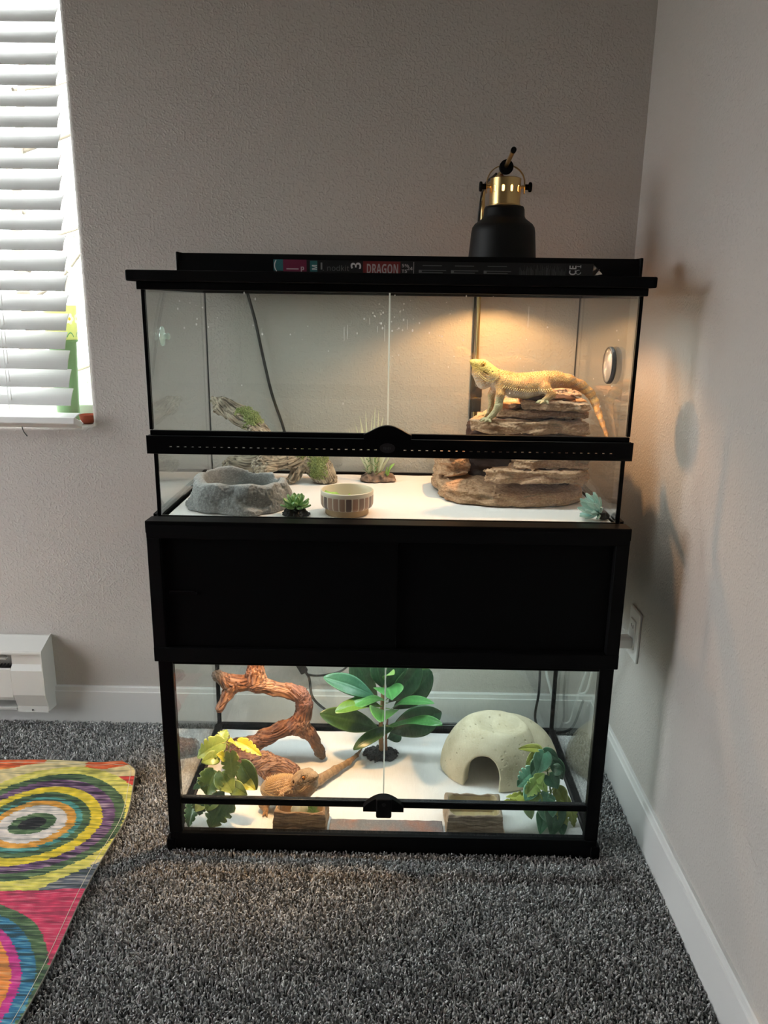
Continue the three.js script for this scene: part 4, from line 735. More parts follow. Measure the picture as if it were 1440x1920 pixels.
{
  const t = thing('basking_rock', 'tall stack of brown layered flagstone ledges at the right in the top terrarium', 'rock', [0.28, UF, 0.2]);
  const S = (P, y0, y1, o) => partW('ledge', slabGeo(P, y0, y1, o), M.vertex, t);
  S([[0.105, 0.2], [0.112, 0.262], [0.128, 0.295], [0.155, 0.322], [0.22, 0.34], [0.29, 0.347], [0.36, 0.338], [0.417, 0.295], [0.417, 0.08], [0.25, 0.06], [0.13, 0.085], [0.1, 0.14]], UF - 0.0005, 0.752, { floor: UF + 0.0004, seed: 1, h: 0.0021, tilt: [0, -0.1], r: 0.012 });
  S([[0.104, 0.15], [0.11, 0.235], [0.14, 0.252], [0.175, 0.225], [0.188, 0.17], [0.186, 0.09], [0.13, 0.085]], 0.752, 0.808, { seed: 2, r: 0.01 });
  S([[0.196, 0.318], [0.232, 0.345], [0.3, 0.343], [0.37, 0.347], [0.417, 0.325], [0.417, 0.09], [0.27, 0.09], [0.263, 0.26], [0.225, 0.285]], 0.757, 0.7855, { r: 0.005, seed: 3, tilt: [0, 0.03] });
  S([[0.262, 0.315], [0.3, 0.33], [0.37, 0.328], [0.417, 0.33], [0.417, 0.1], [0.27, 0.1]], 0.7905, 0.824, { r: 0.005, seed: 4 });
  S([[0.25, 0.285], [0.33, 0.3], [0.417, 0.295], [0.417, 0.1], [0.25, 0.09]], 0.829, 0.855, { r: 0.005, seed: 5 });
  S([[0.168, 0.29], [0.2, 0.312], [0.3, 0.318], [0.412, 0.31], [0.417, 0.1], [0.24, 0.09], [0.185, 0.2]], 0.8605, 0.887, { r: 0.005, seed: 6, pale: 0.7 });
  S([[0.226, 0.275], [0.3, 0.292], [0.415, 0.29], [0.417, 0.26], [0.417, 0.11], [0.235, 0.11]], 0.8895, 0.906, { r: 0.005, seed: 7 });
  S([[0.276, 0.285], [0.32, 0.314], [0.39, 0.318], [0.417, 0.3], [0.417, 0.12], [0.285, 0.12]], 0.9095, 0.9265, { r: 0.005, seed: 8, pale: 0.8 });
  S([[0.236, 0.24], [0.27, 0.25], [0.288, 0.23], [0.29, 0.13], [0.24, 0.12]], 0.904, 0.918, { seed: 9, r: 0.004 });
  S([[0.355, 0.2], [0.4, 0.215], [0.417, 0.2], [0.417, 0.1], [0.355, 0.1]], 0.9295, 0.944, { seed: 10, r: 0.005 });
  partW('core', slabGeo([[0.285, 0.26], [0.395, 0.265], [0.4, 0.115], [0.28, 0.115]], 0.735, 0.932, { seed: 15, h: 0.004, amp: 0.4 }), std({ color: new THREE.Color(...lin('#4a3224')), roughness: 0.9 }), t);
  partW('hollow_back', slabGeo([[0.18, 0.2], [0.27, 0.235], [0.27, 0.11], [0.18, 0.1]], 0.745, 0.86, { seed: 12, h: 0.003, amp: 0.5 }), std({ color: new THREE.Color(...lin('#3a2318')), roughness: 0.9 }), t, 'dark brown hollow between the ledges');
}
// rock basin
{
  const t = thing('water_basin', 'big grey rock water basin at the left in the top terrarium', 'basin', [-0.305, UF, 0.36]);
  const C = [-0.306, 0.362], K = 11, R = rng(31), pl = [];
  for (let i = 0; i < K; i++) { const a = (i / K) * 6.2832 + (R() - 0.5) * 0.4; pl.push([Math.cos(a), Math.sin(a), 0.094 + 0.014 * R(), 0.04 + R() * 0.26]); }
  const ledges = [[-0.075, 0.085, 0.022, 0.028, 0.012], [-0.03, 0.105, 0.03, 0.024, 0.012], [0.02, 0.1, 0.034, 0.02, 0.011], [0.07, 0.08, 0.02, 0.026, 0.012], [-0.1, 0.02, 0.03, 0.03, 0.012]];
  const f = (x, y, z) => {
    const px = (x - C[0]), pz = (z - C[1]) * 1.22, yy = y - UF; let o = -1;
    for (const [a, b, d, l] of pl) { const e = px * a + pz * b - d + yy * l; o = o < -0.5 ? e : smax(o, e, 0.008); }
    for (const [a, b, c, r, q] of ledges) o = smax(o, -ell(px, yy, pz, [a, c, b * 1.22], [r, 0.034, q * 1.5]), 0.006);
    const n = fbm(x * 18, y * 14, z * 18, 3), ridge = Math.abs(ns(x * 24 + 3, y * 20, z * 24));
    o += 0.013 * n - 0.007 * ridge + 0.0014 * ns(x * 190, y * 190, z * 190) + 0.009 * sstep(0.05, 0.4, ns(x * 14 + 5, y * 22, z * 14 + 2));
    const rim = 0.0575 + 0.0125 * sstep(0.0, -0.09, z - C[1] + px * 0.55) + 0.007 * ns(x * 30 + 9, 1, z * 30) + 0.01 * sstep(0.04, 0.09, px) * sstep(0.03, -0.02, pz);
    o = smax(o, yy - rim, 0.009);
    const cav = Math.max(Math.hypot((px - 0.004) / 0.073, (pz + 0.004) / 0.068) - 1, 0) ? (Math.hypot((px - 0.004) / 0.073, (pz + 0.004) / 0.068) - 1) * 0.07 : (Math.hypot((px - 0.004) / 0.073, (pz + 0.004) / 0.068) - 1) * 0.07;
    const cavity = smax(cav + 0.006 * n - (yy - 0.03) * 0.15, 0.02 - yy, 0.012);
    return Math.max(smax(o, -cavity, 0.011), -yy);
  };
  const a = lin('#8f8f8d'), b = lin('#666767'), w = lin('#c9c9c5');
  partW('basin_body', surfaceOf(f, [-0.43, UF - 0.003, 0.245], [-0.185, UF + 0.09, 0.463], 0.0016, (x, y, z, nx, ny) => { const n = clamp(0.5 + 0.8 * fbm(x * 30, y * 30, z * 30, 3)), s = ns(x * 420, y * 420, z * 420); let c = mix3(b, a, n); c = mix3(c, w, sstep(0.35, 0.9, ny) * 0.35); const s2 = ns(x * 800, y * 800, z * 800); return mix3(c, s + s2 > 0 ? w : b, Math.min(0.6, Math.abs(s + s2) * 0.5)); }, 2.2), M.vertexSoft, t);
  const wt = new THREE.CircleGeometry(0.083, 48); wt.rotateX(-Math.PI / 2); wt.scale(1, 1, 0.86); wt.translate(C[0], UF + 0.036, C[1]); partW('water', wt, phy({ color: '#eef4f4', roughness: 0.02, transmission: 1, thickness: 0, ior: 1.33 }), t);
}
// succulents
function rosette(t, c, R0, rows, col, tilt) {
  const geos = [];
  rows.forEach(([n, len, up, w, off], k) => { for (let i = 0; i < n; i++) { const a = (i / n) * 6.2832 + off, d = [Math.cos(a), Math.sin(a)], b = [c[0] + d[0] * 0.003, c[1] + 0.002 * k, c[2] + d[1] * 0.003], e = [c[0] + d[0] * len * Math.cos(up), c[1] + 0.002 * k + len * Math.sin(up), c[2] + d[1] * len * Math.cos(up)];
    const g = leafGeo(b, e, [-d[0] * Math.sin(up), Math.cos(up), -d[1] * Math.sin(up)], w, { shape: 'spoon', thick: 0.0032, arch: -0.25, fold: 0.12, wave: 0, veins: 0, nu: 12, nv: 4, c0: col[0], c1: col[1], edge: col[2], seed: i + k * 9 }); geos.push(g); } });
  return geos;
}
function lumpBase(c, r, hgt, col, seed = 1) { return surfaceOf((x, y, z) => ell(x, y, z, [c[0], c[1] - 0.002, c[2]], [r, hgt, r * 0.8]) + 0.0035 * ns(x * 130 + seed, y * 60, z * 130) + 0.0018 * ns(x * 300, y * 300, z * 300), [c[0] - r * 1.25, c[1], c[2] - r * 1.1], [c[0] + r * 1.25, c[1] + hgt * 1.3, c[2] + r * 1.1], 0.0013, (x, y, z) => mix3(col, [col[0] * 2.6, col[1] * 2.6, col[2] * 2.6], clamp(0.3 + ns(x * 150, y * 150, z * 150))), 2.4); }
{
  const t = thing('succulent', 'small green rosette succulent on a black base beside the grey basin', 'plant', [-0.183, UF, 0.43]);
  partW('base', lumpBase([-0.183, UF - 0.001, 0.43], 0.0275, 0.021, [0.012, 0.012, 0.013], 3), M.vertexSoft, t);
  for (const g of rosette(t, [-0.183, 0.731, 0.43], 0, [[7, 0.031, 0.12, 0.014, 0.2], [7, 0.028, 0.42, 0.013, 0.65], [6, 0.024, 0.85, 0.011, 0.2], [4, 0.018, 1.2, 0.008, 0.7]], [lin('#679a55'), lin('#aecb8e'), lin('#8fb37a')])) partW('leaf', g, M.leaf, t);
}
{
  const t = thing('fallen_succulent', 'pale teal artificial succulent lying on its side in the front right corner', 'plant', [0.408, UF, 0.43]);
  const c = [0.413, 0.7275, 0.432], fwd = V(-0.8, 0.46, 0.3).normalize(), up = V(0.2, 0.97, -0.1).normalize(), sd = fwd.clone().cross(up).normalize();
  const put = (n, len, spread, w, off) => { for (let i = 0; i < n; i++) { const a = (i / n) * 6.2832 + off, r = V().addScaledVector(up, Math.sin(a)).addScaledVector(sd, Math.cos(a)); const e = V(...c).addScaledVector(fwd, len * Math.cos(spread)).addScaledVector(r, len * Math.sin(spread)); if (e.y < UF + 0.006) continue; const nn = fwd.clone().multiplyScalar(Math.sin(spread)).addScaledVector(r, -Math.cos(spread)); partW('leaf', leafGeo(c, [e.x, e.y, e.z], [nn.x, nn.y, nn.z], w, { shape: 'spoon', thick: 0.0034, arch: -0.2, fold: 0.1, wave: 0, veins: 0, nu: 12, nv: 4, c0: lin('#8cc6c1'), c1: lin('#cfe9e2'), seed: i + n }), M.leaf, t); } };
  put(9, 0.038, 0.98, 0.0105, 0.1); put(8, 0.041, 0.62, 0.0105, 0.4); put(5, 0.04, 0.28, 0.0095, 0.2);
  partW('base', surfaceOf((x, y, z) => chainDist([[0.414, 0.727, 0.432, 0.005], [0.424, 0.722, 0.43, 0.0085], [0.4325, 0.7185, 0.427, 0.007]], x, y, z) + 0.001 * ns(x * 300, y * 300, z * 300), [0.4, 0.705, 0.41], [0.445, 0.742, 0.447], 0.0011, () => [0.03, 0.03, 0.032], 2), M.vertexSoft, t);
  partW('stalk', cyl([0.405, 0.7262, 0.435], [0.417, 0.7262, 0.432], 0.006, 0.005, 14), std({ color: '#cfe0d4', roughness: 0.5 }), t);
}
// food bowl
{
  const t = thing('food_bowl', 'round ceramic bowl with brown vertical stripes in the top terrarium', 'bowl', [-0.083, UF - 0.001, 0.405]);
  const cv = document.createElement('canvas'); cv.width = 1024; cv.height = 128; const c = cv.getContext('2d'), R = rng(3);
  c.fillStyle = '#e3d6c2'; c.fillRect(0, 0, 1024, 128);
  const cols = ['#b08c78', '#a88470', '#9c7f70', '#b5917c', '#7d6a66', '#a58672'];
  for (let i = 0; i < 25; i++) { const x = i * 40.96 + 4; c.fillStyle = cols[Math.floor(R() * 6)]; c.beginPath(); c.roundRect(x, 6, 33, 112, [4, 4, 15, 15]); c.fill(); }
  const tx = new THREE.CanvasTexture(cv); tx.colorSpace = THREE.SRGBColorSpace; tx.wrapS = THREE.RepeatWrapping;
  const cream = std({ color: '#e5dac6', roughness: 0.35 });
  part('outer_wall', lathe([[0.0455, 0.0125], [0.0505, 0.0155], [0.0525, 0.02], [0.053, 0.026], [0.053, 0.043]], 72), std({ map: tx, roughness: 0.4 }), t, 'cream wall printed with brown rounded stripes');
  part('rim', lathe([[0.053, 0.043], [0.0532, 0.0475], [0.0518, 0.0492], [0.0502, 0.048], [0.0498, 0.04], [0.0485, 0.022], [0.043, 0.0155], [0, 0.0145]], 72), cream, t);
  part('foot', lathe([[0, 0.0], [0.0425, 0.0], [0.0435, 0.001], [0.0435, 0.0115], [0.0455, 0.0125]], 72), std({ color: '#b89c78', roughness: 0.7 }), t, 'bare tan clay foot');
  const gm = [[-0.088, 0.392, 0.4, 0.035], [-0.062, 0.398, 2.2, 0.032], [-0.075, 0.412, 1.1, 0.03], [-0.1, 0.41, 3.4, 0.028]];
  const said = ['rearmost light green salad leaf in the striped food bowl', 'rightmost light green salad leaf in the striped food bowl', 'light green salad leaf nearest the front rim of the striped bowl', 'leftmost light green salad leaf in the striped food bowl'];
  gm.forEach(([x, z, a, l], i) => { const o = thing('salad_leaf', said[i], 'leaf', [x, UF + 0.0165 + i * 0.003, z], 'salad leaves in the striped bowl'); part('leaf_blade', leafGeo([0, 0, 0], [Math.cos(a) * l, 0.012 + 0.006 * (i % 2), Math.sin(a) * l * 0.7], [0, 1, 0.2], 0.022, { shape: 'split', cut: 0.25, wave: 0.14, arch: 0.2, c0: lin('#7cb53c'), c1: lin('#b6dc6a'), seed: i + 2 }), M.leafDull, o); });
}
// grey driftwood with moss
function woodDist(chains, o) {
  const { seed = 0, amp = 0.004, k = 0.012, freq = 120 } = o;
  // grain coordinates: the offset from the nearest limb's axis, and a slow drift along it
  for (const c of chains) { let l = 0; c.len = c.pts.map((p, i) => (l += i ? Math.hypot(p[0] - c.pts[i - 1][0], p[1] - c.pts[i - 1][1], p[2] - c.pts[i - 1][2]) : 0)); }
  const G = [0, 0, 0];
  const axis = (c, x, y, z) => {
    const P = c.pts; let best = 1e9;
    for (let i = 0; i + 1 < P.length; i++) {
      const A = P[i], B = P[i + 1], dx = B[0] - A[0], dy = B[1] - A[1], dz = B[2] - A[2], t = clamp(((x - A[0]) * dx + (y - A[1]) * dy + (z - A[2]) * dz) / (dx * dx + dy * dy + dz * dz));
      const qx = x - A[0] - dx * t, qy = y - A[1] - dy * t, qz = z - A[2] - dz * t, d = qx * qx + qy * qy + qz * qz;
      if (d < best) { best = d; const s = mix(c.len[i], c.len[i + 1], t); G[0] = qx + s * 0.06; G[1] = qy + 0.02 * Math.sin(s * 30); G[2] = qz - s * 0.05; }
    }
  };
  const body = (x, y, z) => {
    let d = 1e3, e0 = 1e3, near = chains[0];
    for (const c of chains) { const e = chainDist(c.pts, x, y, z, 0.012); if (e < e0) { e0 = e; near = c; } d = d > 900 ? e : smin(d, e, c.k ?? k); }
    if (d < 0.03) axis(near, x, y, z);
    return d;
  };
  const f = (x, y, z) => {
    const d = body(x, y, z);
    if (d > 0.03) return d;
    const [a, b, c] = G, g = ns(a * freq, b * freq + seed, c * freq), g2 = ns(a * freq * 2.6, b * freq * 2.6 + seed, c * freq * 2.6), cr = 1 - Math.abs(ns(a * freq * 1.6, b * freq * 1.6, c * freq * 1.6 + seed)) * 2.2;
    return d + amp * (0.8 * g + 0.45 * g2 + 0.55 * Math.max(0, cr) * Math.max(0, cr) + 1.1 * ns(x * 34 + seed, y * 34, z * 34));
  };
  f.grain = (x, y, z, q) => { body(x, y, z); return ns(G[0] * q, G[1] * q + seed, G[2] * q); };   // streaks that follow the grain, for the colour
  return f;
}
const dirOf = (p) => { const a = p[0], b = p[p.length - 1], l = Math.hypot(b[0] - a[0], b[1] - a[1], b[2] - a[2]); return [(b[0] - a[0]) / l, (b[1] - a[1]) / l, (b[2] - a[2]) / l]; };
const ch = (pts, k) => ({ pts, dir: dirOf(pts), k });
{
  const t = thing('grey_driftwood', 'twisted grey driftwood with green moss behind the grey basin', 'driftwood', [-0.2, UF, 0.14]);
  const A = ch([[-0.403, 0.906, 0.15, 0.0075], [-0.375, 0.893, 0.15, 0.013], [-0.345, 0.873, 0.15, 0.017], [-0.318, 0.856, 0.15, 0.0195], [-0.297, 0.832, 0.15, 0.018], [-0.27, 0.803, 0.14, 0.022], [-0.225, 0.778, 0.13, 0.026], [-0.18, 0.76, 0.12, 0.025], [-0.155, 0.725, 0.115, 0.026]]);
  const B = ch([[-0.393, 0.884, 0.162, 0.007], [-0.36, 0.868, 0.162, 0.011], [-0.32, 0.845, 0.16, 0.013]]), Cc = ch([[-0.31, 0.842, 0.2, 0.0105], [-0.29, 0.83, 0.18, 0.013], [-0.265, 0.805, 0.15, 0.015]]);
  const D = ch([[-0.37, 0.752, 0.14, 0.02], [-0.32, 0.758, 0.14, 0.019], [-0.25, 0.775, 0.135, 0.02]]), E = ch([[-0.29, 0.76, 0.185, 0.026], [-0.25, 0.775, 0.15, 0.028], [-0.2, 0.775, 0.125, 0.026]]), F = ch([[-0.175, 0.77, 0.125, 0.022], [-0.158, 0.735, 0.13, 0.026], [-0.147, 0.716, 0.128, 0.024]]), G = ch([[-0.2, 0.76, 0.13, 0.015], [-0.225, 0.718, 0.15, 0.013]]);
  const f0 = woodDist([A, B, Cc, D, E, F, G], { seed: 2, amp: 0.0046, freq: 105 }), f = (x, y, z) => Math.max(f0(x, y, z), UF - 0.001 - y);
  const g0 = lin('#8f8675'), g1 = lin('#4b443a'), g2 = lin('#c4b9a4');
  partW('wood', surfaceOf(f, [-0.425, UF - 0.004, 0.085], [-0.11, 0.922, 0.225], 0.0014, (x, y, z) => { const n = clamp(0.5 + 0.9 * f0.grain(x, y, z, 190) + 0.5 * f0.grain(x, y, z, 420)), s = ns(x * 30, y * 30, z * 30); return mix3(mix3(g1, g0, n), g2, clamp(n * 0.7 + s * 0.5)); }, 2.2), M.vertex, t);
  // moss cushions: shaggy lumps of tiny leaves
  const R = rng(9), l = [];
  const tuft = (x, y, z, n) => { for (let i = 0; i < n; i++) { const a = R() * 6.28, b = R() * 1.5, s = 0.003 + R() * 0.003, d = [Math.cos(a) * Math.sin(b), Math.cos(b), Math.sin(a) * Math.sin(b)]; const q = new THREE.ConeGeometry(0.0011, s, 4, 1); q.applyQuaternion(new THREE.Quaternion().setFromUnitVectors(V(0, 1, 0), V(...d))); const p = [x + (R() - 0.5) * 0.005, y + (R() - 0.5) * 0.005, z + (R() - 0.5) * 0.005]; q.translate(...p); const c = mix3(lin('#66763f'), lin('#a9b878'), R()); const ca = new Float32Array(q.attributes.position.count * 3); for (let k = 0; k < ca.length; k += 3) ca.set(c, k); q.setAttribute('color', new THREE.BufferAttribute(ca, 3)); l.push(q); } };
  for (const [cx2, cy2, cz2, sx2, sy2, n] of [[-0.308, 0.868, 0.158, 0.026, 0.026, 300], [-0.335, 0.882, 0.155, 0.016, 0.01, 60], [-0.165, 0.757, 0.146, 0.024, 0.034, 420], [-0.195, 0.785, 0.145, 0.02, 0.014, 110]])
    for (let i = 0; i < n; i++) { let x = cx2 + (R() + R() - 1) * sx2, y = cy2 + (R() + R() - 1) * sy2, z = cz2 + 0.03; let d = f(x, y, z), it = 0; while (d > 0.001 && it++ < 40) { z -= d * 0.7; d = f(x, y, z); if (z < cz2 - 0.04) break; } if (d < 0.003 && y > UF + 0.004) tuft(x, y, z, 7); }
  const ms = partW('moss', merge(l), M.vertex, t, 'patches of green moss'); ms.userData.kind = 'stuff';
}
// tall grass on a stone foot
{
  const t = thing('grass_plant', 'pale tall bladed artificial plant on a brown stone foot in the top terrarium', 'plant', [-0.03, UF, 0.1]);
  partW('stone_foot', surfaceOf((x, y, z) => ell(x, y, z, [-0.03, UF - 0.002, 0.098], [0.043, 0.021, 0.032]) + 0.006 * ns(x * 60, y * 60, z * 60) + 0.0012 * ns(x * 240, y * 240, z * 240), [-0.085, UF - 0.001, 0.055], [0.025, UF + 0.035, 0.142], 0.0016, (x, y, z) => mix3(lin('#57483f'), lin('#9a8271'), clamp(0.5 + ns(x * 80, y * 80, z * 80))), 2.4), M.vertex, t);
  const R = rng(14);
  for (let i = 0; i < 13; i++) { const a = -1 + (i / 12) * 2, hgt = 0.15 + R() * 0.045 - Math.abs(a) * 0.05, ox = a * (0.055 + R() * 0.02); partW('blade', leafGeo([-0.036 + a * 0.008, UF + 0.01, 0.098 + (R() - 0.5) * 0.012], [-0.036 + ox, UF + hgt, 0.098 + (R() - 0.5) * 0.05], [(R() - 0.5) * 0.8, 0.3, 1], 0.0085, { shape: 'blade', droop: 0.08 * R(), fold: 0.3, wave: 0, veins: 0, nu: 14, nv: 2, c0: lin('#bcc79c'), c1: lin('#e2e4c8'), seed: i }), M.leafDull, t); }
  for (const [x, z, hgt, n] of [[-0.052, 0.112, 0.04, 7], [-0.033, 0.116, 0.06, 12]]) for (let i = 0; i < n; i++) { const y = UF + 0.014 + (i / n) * hgt, a = i * 2.4, l = 0.014 * (1 - 0.4 * i / n); partW('leaf', leafGeo([x, y, z], [x + Math.cos(a) * l, y + l * 0.8, z + Math.sin(a) * l], [-Math.cos(a), 1, -Math.sin(a)], 0.005, { shape: 'blade', veins: 0, nu: 6, nv: 2, c0: lin('#48733f'), c1: lin('#86ab68'), seed: i }), M.leafDull, t); }
  for (const [x1, y1] of [[0.012, 0.043], [0.002, 0.026], [-0.004, 0.034]]) partW('leaf', leafGeo([-0.006, UF + 0.01, 0.108], [x1, UF + y1, 0.112], [-0.7, 0.5, 0.5], 0.011, { shape: 'oval', wave: 0.15, nu: 12, nv: 3, c0: lin('#7fae4a'), c1: lin('#b4d374'), seed: y1 * 99 }), M.leafDull, t);
}
// dial on the right pane
{
  const t = thing('round_gauge', 'round black rimmed gauge with a shiny face stuck on the right glass pane', 'gauge', [HW - 0.0095, 1.007, 0.344]);
  const rim = lathe([[0, 0], [0.034, 0], [0.0365, 0.002], [0.0365, 0.0075], [0.035, 0.0095], [0.033, 0.0093], [0.0325, 0.007], [0, 0.007]], 56); rim.rotateZ(Math.PI / 2); part('case', rim, M.rubber, t);
  const fc = new THREE.SphereGeometry(0.0325, 40, 20, 0, Math.PI * 2, 0, Math.PI / 2); fc.scale(1, 0.05, 1); fc.rotateZ(Math.PI / 2); fc.translate(-0.0071, 0, 0); part('face', fc, std({ color: '#c3cad4', roughness: 0.22, metalness: 0.85, bumpMap: rep(grainTex, 2), bumpScale: 0.0008 }), t, 'shiny silver face');
  const gl = new THREE.CircleGeometry(0.0325, 48); gl.rotateY(-Math.PI / 2); gl.translate(-0.0092, 0, 0); part('lens', gl, phy({ color: '#ffffff', roughness: 0, transmission: 1, thickness: 0, ior: 1.9 }), t);
}
{
  const t = thing('suction_cup', 'clear suction cup stuck on the left glass pane of the top terrarium', 'suction cup', [-HW + 0.0092, 1.053, 0.391]);
  const g = lathe([[0.0, 0.0], [0.019, 0.0], [0.0185, 0.0015], [0.009, 0.004], [0.0055, 0.006], [0.005, 0.009], [0.0065, 0.0105], [0.0065, 0.013], [0.005, 0.0145], [0, 0.0145]], 40); g.rotateZ(-Math.PI / 2); part('cup', g, phy({ color: '#e6efe8', roughness: 0.12, transmission: 0.75, thickness: 0 }), t);
}
{
  const t = thing('electric_cable', 'black cable running down the wall behind the left of the top terrarium', 'cable', [-0.29, 0.72, 0.0145]);
  partW('cable', tube([[-0.346, 1.16, 0.0105], [-0.344, 1.145, 0.0105], [-0.327, 1.078, 0.0105], [-0.311, 0.997, 0.0105], [-0.29, 0.901, 0.0105], [-0.262, 0.812, 0.0105], [-0.247, 0.729, 0.0105], [-0.24, 0.6, 0.028], [-0.236, 0.45, 0.032], [-0.233, 0.2, 0.034]], 0.0036, { seg: 80, rad: 8 }), M.rubber, t);
}
// ------------------------------------------------------------------ bearded dragons
function toeClaws(t, list, mat) { for (const g of list) partW('claw', g, mat, t); }
const scaleBump = (x, y, z, k, a) => a * 1.35 * Math.sin(x * k + 2 * ns(x * 60, y * 60, z * 60)) * Math.sin(y * k * 1.1 + 1.5 * ns(z * 60, x * 60, 5)) * Math.sin(z * k + 1.1);
function dragonSkin(o) {
  return (x, y, z, a, b, c) => {
    const n = clamp(0.5 + 0.9 * fbm(x * 55, y * 55, z * 55, 3)), s = ns(x * 330, y * 330, z * 330);
    let q = mix3(o.back, o.back2, n);
    q = mix3(q, o.belly, sstep(0.05, -0.6, b) * o.bellyK(x, y, z));
    const hd = o.head(x, y, z); q = mix3(q, o.headC, hd);
    const lg = o.limb(x, y, z); q = mix3(q, o.limbC, lg);
    const bands = o.bands(x, y, z); q = mix3(q, o.band, bands * 0.6);
    return [q[0] * (1 + 0.3 * s), q[1] * (1 + 0.3 * s), q[2] * (1 + 0.3 * s)];
  };
}
function spike(p, d, r, l) { const g = new THREE.ConeGeometry(r, l, 5, 1); g.translate(0, l * 0.35, 0); g.applyQuaternion(new THREE.Quaternion().setFromUnitVectors(V(0, 1, 0), V(...d).normalize())); g.translate(...p); return g; }
// cast a point from outside onto the skin along a direction
function land(f, p, d, far = 0.06) { let x = p[0] - d[0] * far, y = p[1] - d[1] * far, z = p[2] - d[2] * far; for (let i = 0; i < 60; i++) { const e = f(x, y, z); if (e < 0.0004) break; x += d[0] * e * 0.8; y += d[1] * e * 0.8; z += d[2] * e * 0.8; } return [x, y, z]; }
{
  // upper dragon: standing on the ledges, head raised to the left, tail hanging down at the right
  const t = thing('bearded_dragon', 'yellow orange bearded dragon standing on the basking ledges with its head raised', 'lizard', [0.29, 0.886, 0.27]);
  const Z = 0.272, fl = (z) => Z + (z - Z) * 0.68;                // trunk wider than tall
  const body = [[0.222, 0.972, Z, 0.018], [0.238, 0.964, Z, 0.021], [0.26, 0.957, Z, 0.0235], [0.283, 0.956, Z, 0.0245], [0.305, 0.961, Z, 0.0225], [0.326, 0.968, Z, 0.018], [0.344, 0.9705, Z, 0.0145], [0.37, 0.9685, Z, 0.0125]];
  const tail = [[0.344, 0.9705, Z, 0.0145], [0.372, 0.968, 0.273, 0.0128], [0.398, 0.9595, 0.277, 0.0112], [0.417, 0.945, 0.283, 0.0095], [0.4265, 0.928, 0.291, 0.0082], [0.4295, 0.909, 0.315, 0.0066], [0.4315, 0.891, 0.345, 0.0048], [0.433, 0.874, 0.375, 0.0033], [0.435, 0.861, 0.397, 0.0015]];
  const arms = [[[0.229, 0.962, 0.289, 0.0115], [0.2275, 0.94, 0.304, 0.0085], [0.2245, 0.917, 0.306, 0.0078], [0.2145, 0.9, 0.306, 0.0058], [0.2045, 0.8915, 0.307, 0.0052]], [[0.223, 0.957, 0.257, 0.01], [0.2165, 0.934, 0.243, 0.0072], [0.2185, 0.913, 0.24, 0.006], [0.213, 0.896, 0.241, 0.005]],
    [[0.31, 0.966, 0.287, 0.0135], [0.319, 0.956, 0.307, 0.0105], [0.331, 0.9445, 0.316, 0.0078], [0.323, 0.9375, 0.318, 0.0056], [0.3155, 0.9335, 0.3195, 0.0048]], [[0.312, 0.964, 0.258, 0.013], [0.318, 0.952, 0.238, 0.01], [0.329, 0.94, 0.229, 0.007], [0.32, 0.933, 0.228, 0.0045]]];
  const toe = (a, b, c) => [[...a, 0.0034], [...b, 0.0026], [...c, 0.0013]];
  const toes = [toe([0.203, 0.8905, 0.305], [0.195, 0.891, 0.299], [0.1895, 0.888, 0.296]), toe([0.203, 0.8905, 0.307], [0.193, 0.8905, 0.305], [0.1875, 0.8875, 0.305]), toe([0.203, 0.89, 0.309], [0.1945, 0.8895, 0.312], [0.1885, 0.887, 0.314]), toe([0.204, 0.8895, 0.31], [0.2, 0.889, 0.3165], [0.196, 0.8868, 0.321]), toe([0.206, 0.8895, 0.309], [0.2075, 0.888, 0.316], [0.2085, 0.8865, 0.319]),
    toe([0.212, 0.8935, 0.241], [0.2045, 0.891, 0.236], [0.199, 0.888, 0.233]), toe([0.212, 0.893, 0.241], [0.2035, 0.891, 0.241], [0.197, 0.888, 0.241]), toe([0.212, 0.893, 0.242], [0.206, 0.891, 0.247], [0.202, 0.888, 0.251]),
    toe([0.316, 0.9325, 0.3185], [0.307, 0.931, 0.3165], [0.3005, 0.9282, 0.3155]), toe([0.3155, 0.932, 0.3195], [0.305, 0.9305, 0.3195], [0.2985, 0.928, 0.32]), toe([0.3155, 0.9315, 0.3205], [0.307, 0.93, 0.3225], [0.301, 0.9278, 0.3255]), toe([0.317, 0.9315, 0.321], [0.311, 0.9295, 0.326], [0.3065, 0.9272, 0.3295]), toe([0.319, 0.932, 0.32], [0.322, 0.9295, 0.3255], [0.3225, 0.9275, 0.329])];
  // the head in its own tilted frame: u forward along the snout, v up, w across
  const hc = [0.199, 0.989, Z - 0.001], ang = 2.64, ux = Math.cos(ang), uy = Math.sin(ang), vx = Math.sin(ang), vy = -Math.cos(ang);
  const headD = (x, y, z) => {
    const u = (x - hc[0]) * ux + (y - hc[1]) * uy, v = (x - hc[0]) * vx + (y - hc[1]) * vy, w = z - hc[2];
    let d = ell(u, v, w, [-0.002, 0.002, 0], [0.021, 0.0145, 0.0215]);
    d = smin(d, chainDist([[0.006, 0.0015, 0, 0.0125], [0.024, 0.0005, 0, 0.0078], [0.0335, -0.0005, 0, 0.005]], u, v, w * 0.82, 0.008), 0.006);
    d = smin(d, ell(u, v, w, [0.0115, 0.0105, 0], [0.0095, 0.0065, 0.0145]), 0.004);                     // brow ridges
    d = smin(d, ell(u, v, w, [-0.014, -0.004, 0], [0.012, 0.013, 0.0255]), 0.008);                       // jowls
    d = smin(d, ell(u, v, w, [0.003, -0.0155, 0], [0.021, 0.0125, 0.0165]), 0.009);                      // beard
    d = smin(d, ell(u, v, w, [-0.009, -0.027, 0], [0.0125, 0.012, 0.0145]), 0.016);
    const mouth = Math.abs(v + 0.0042 + 0.10 * (0.03 - u) * 0.3) - 0.0007; if (u > -0.008) d = smax(d, -Math.max(mouth, Math.abs(d) - 0.0009), 0.0006);
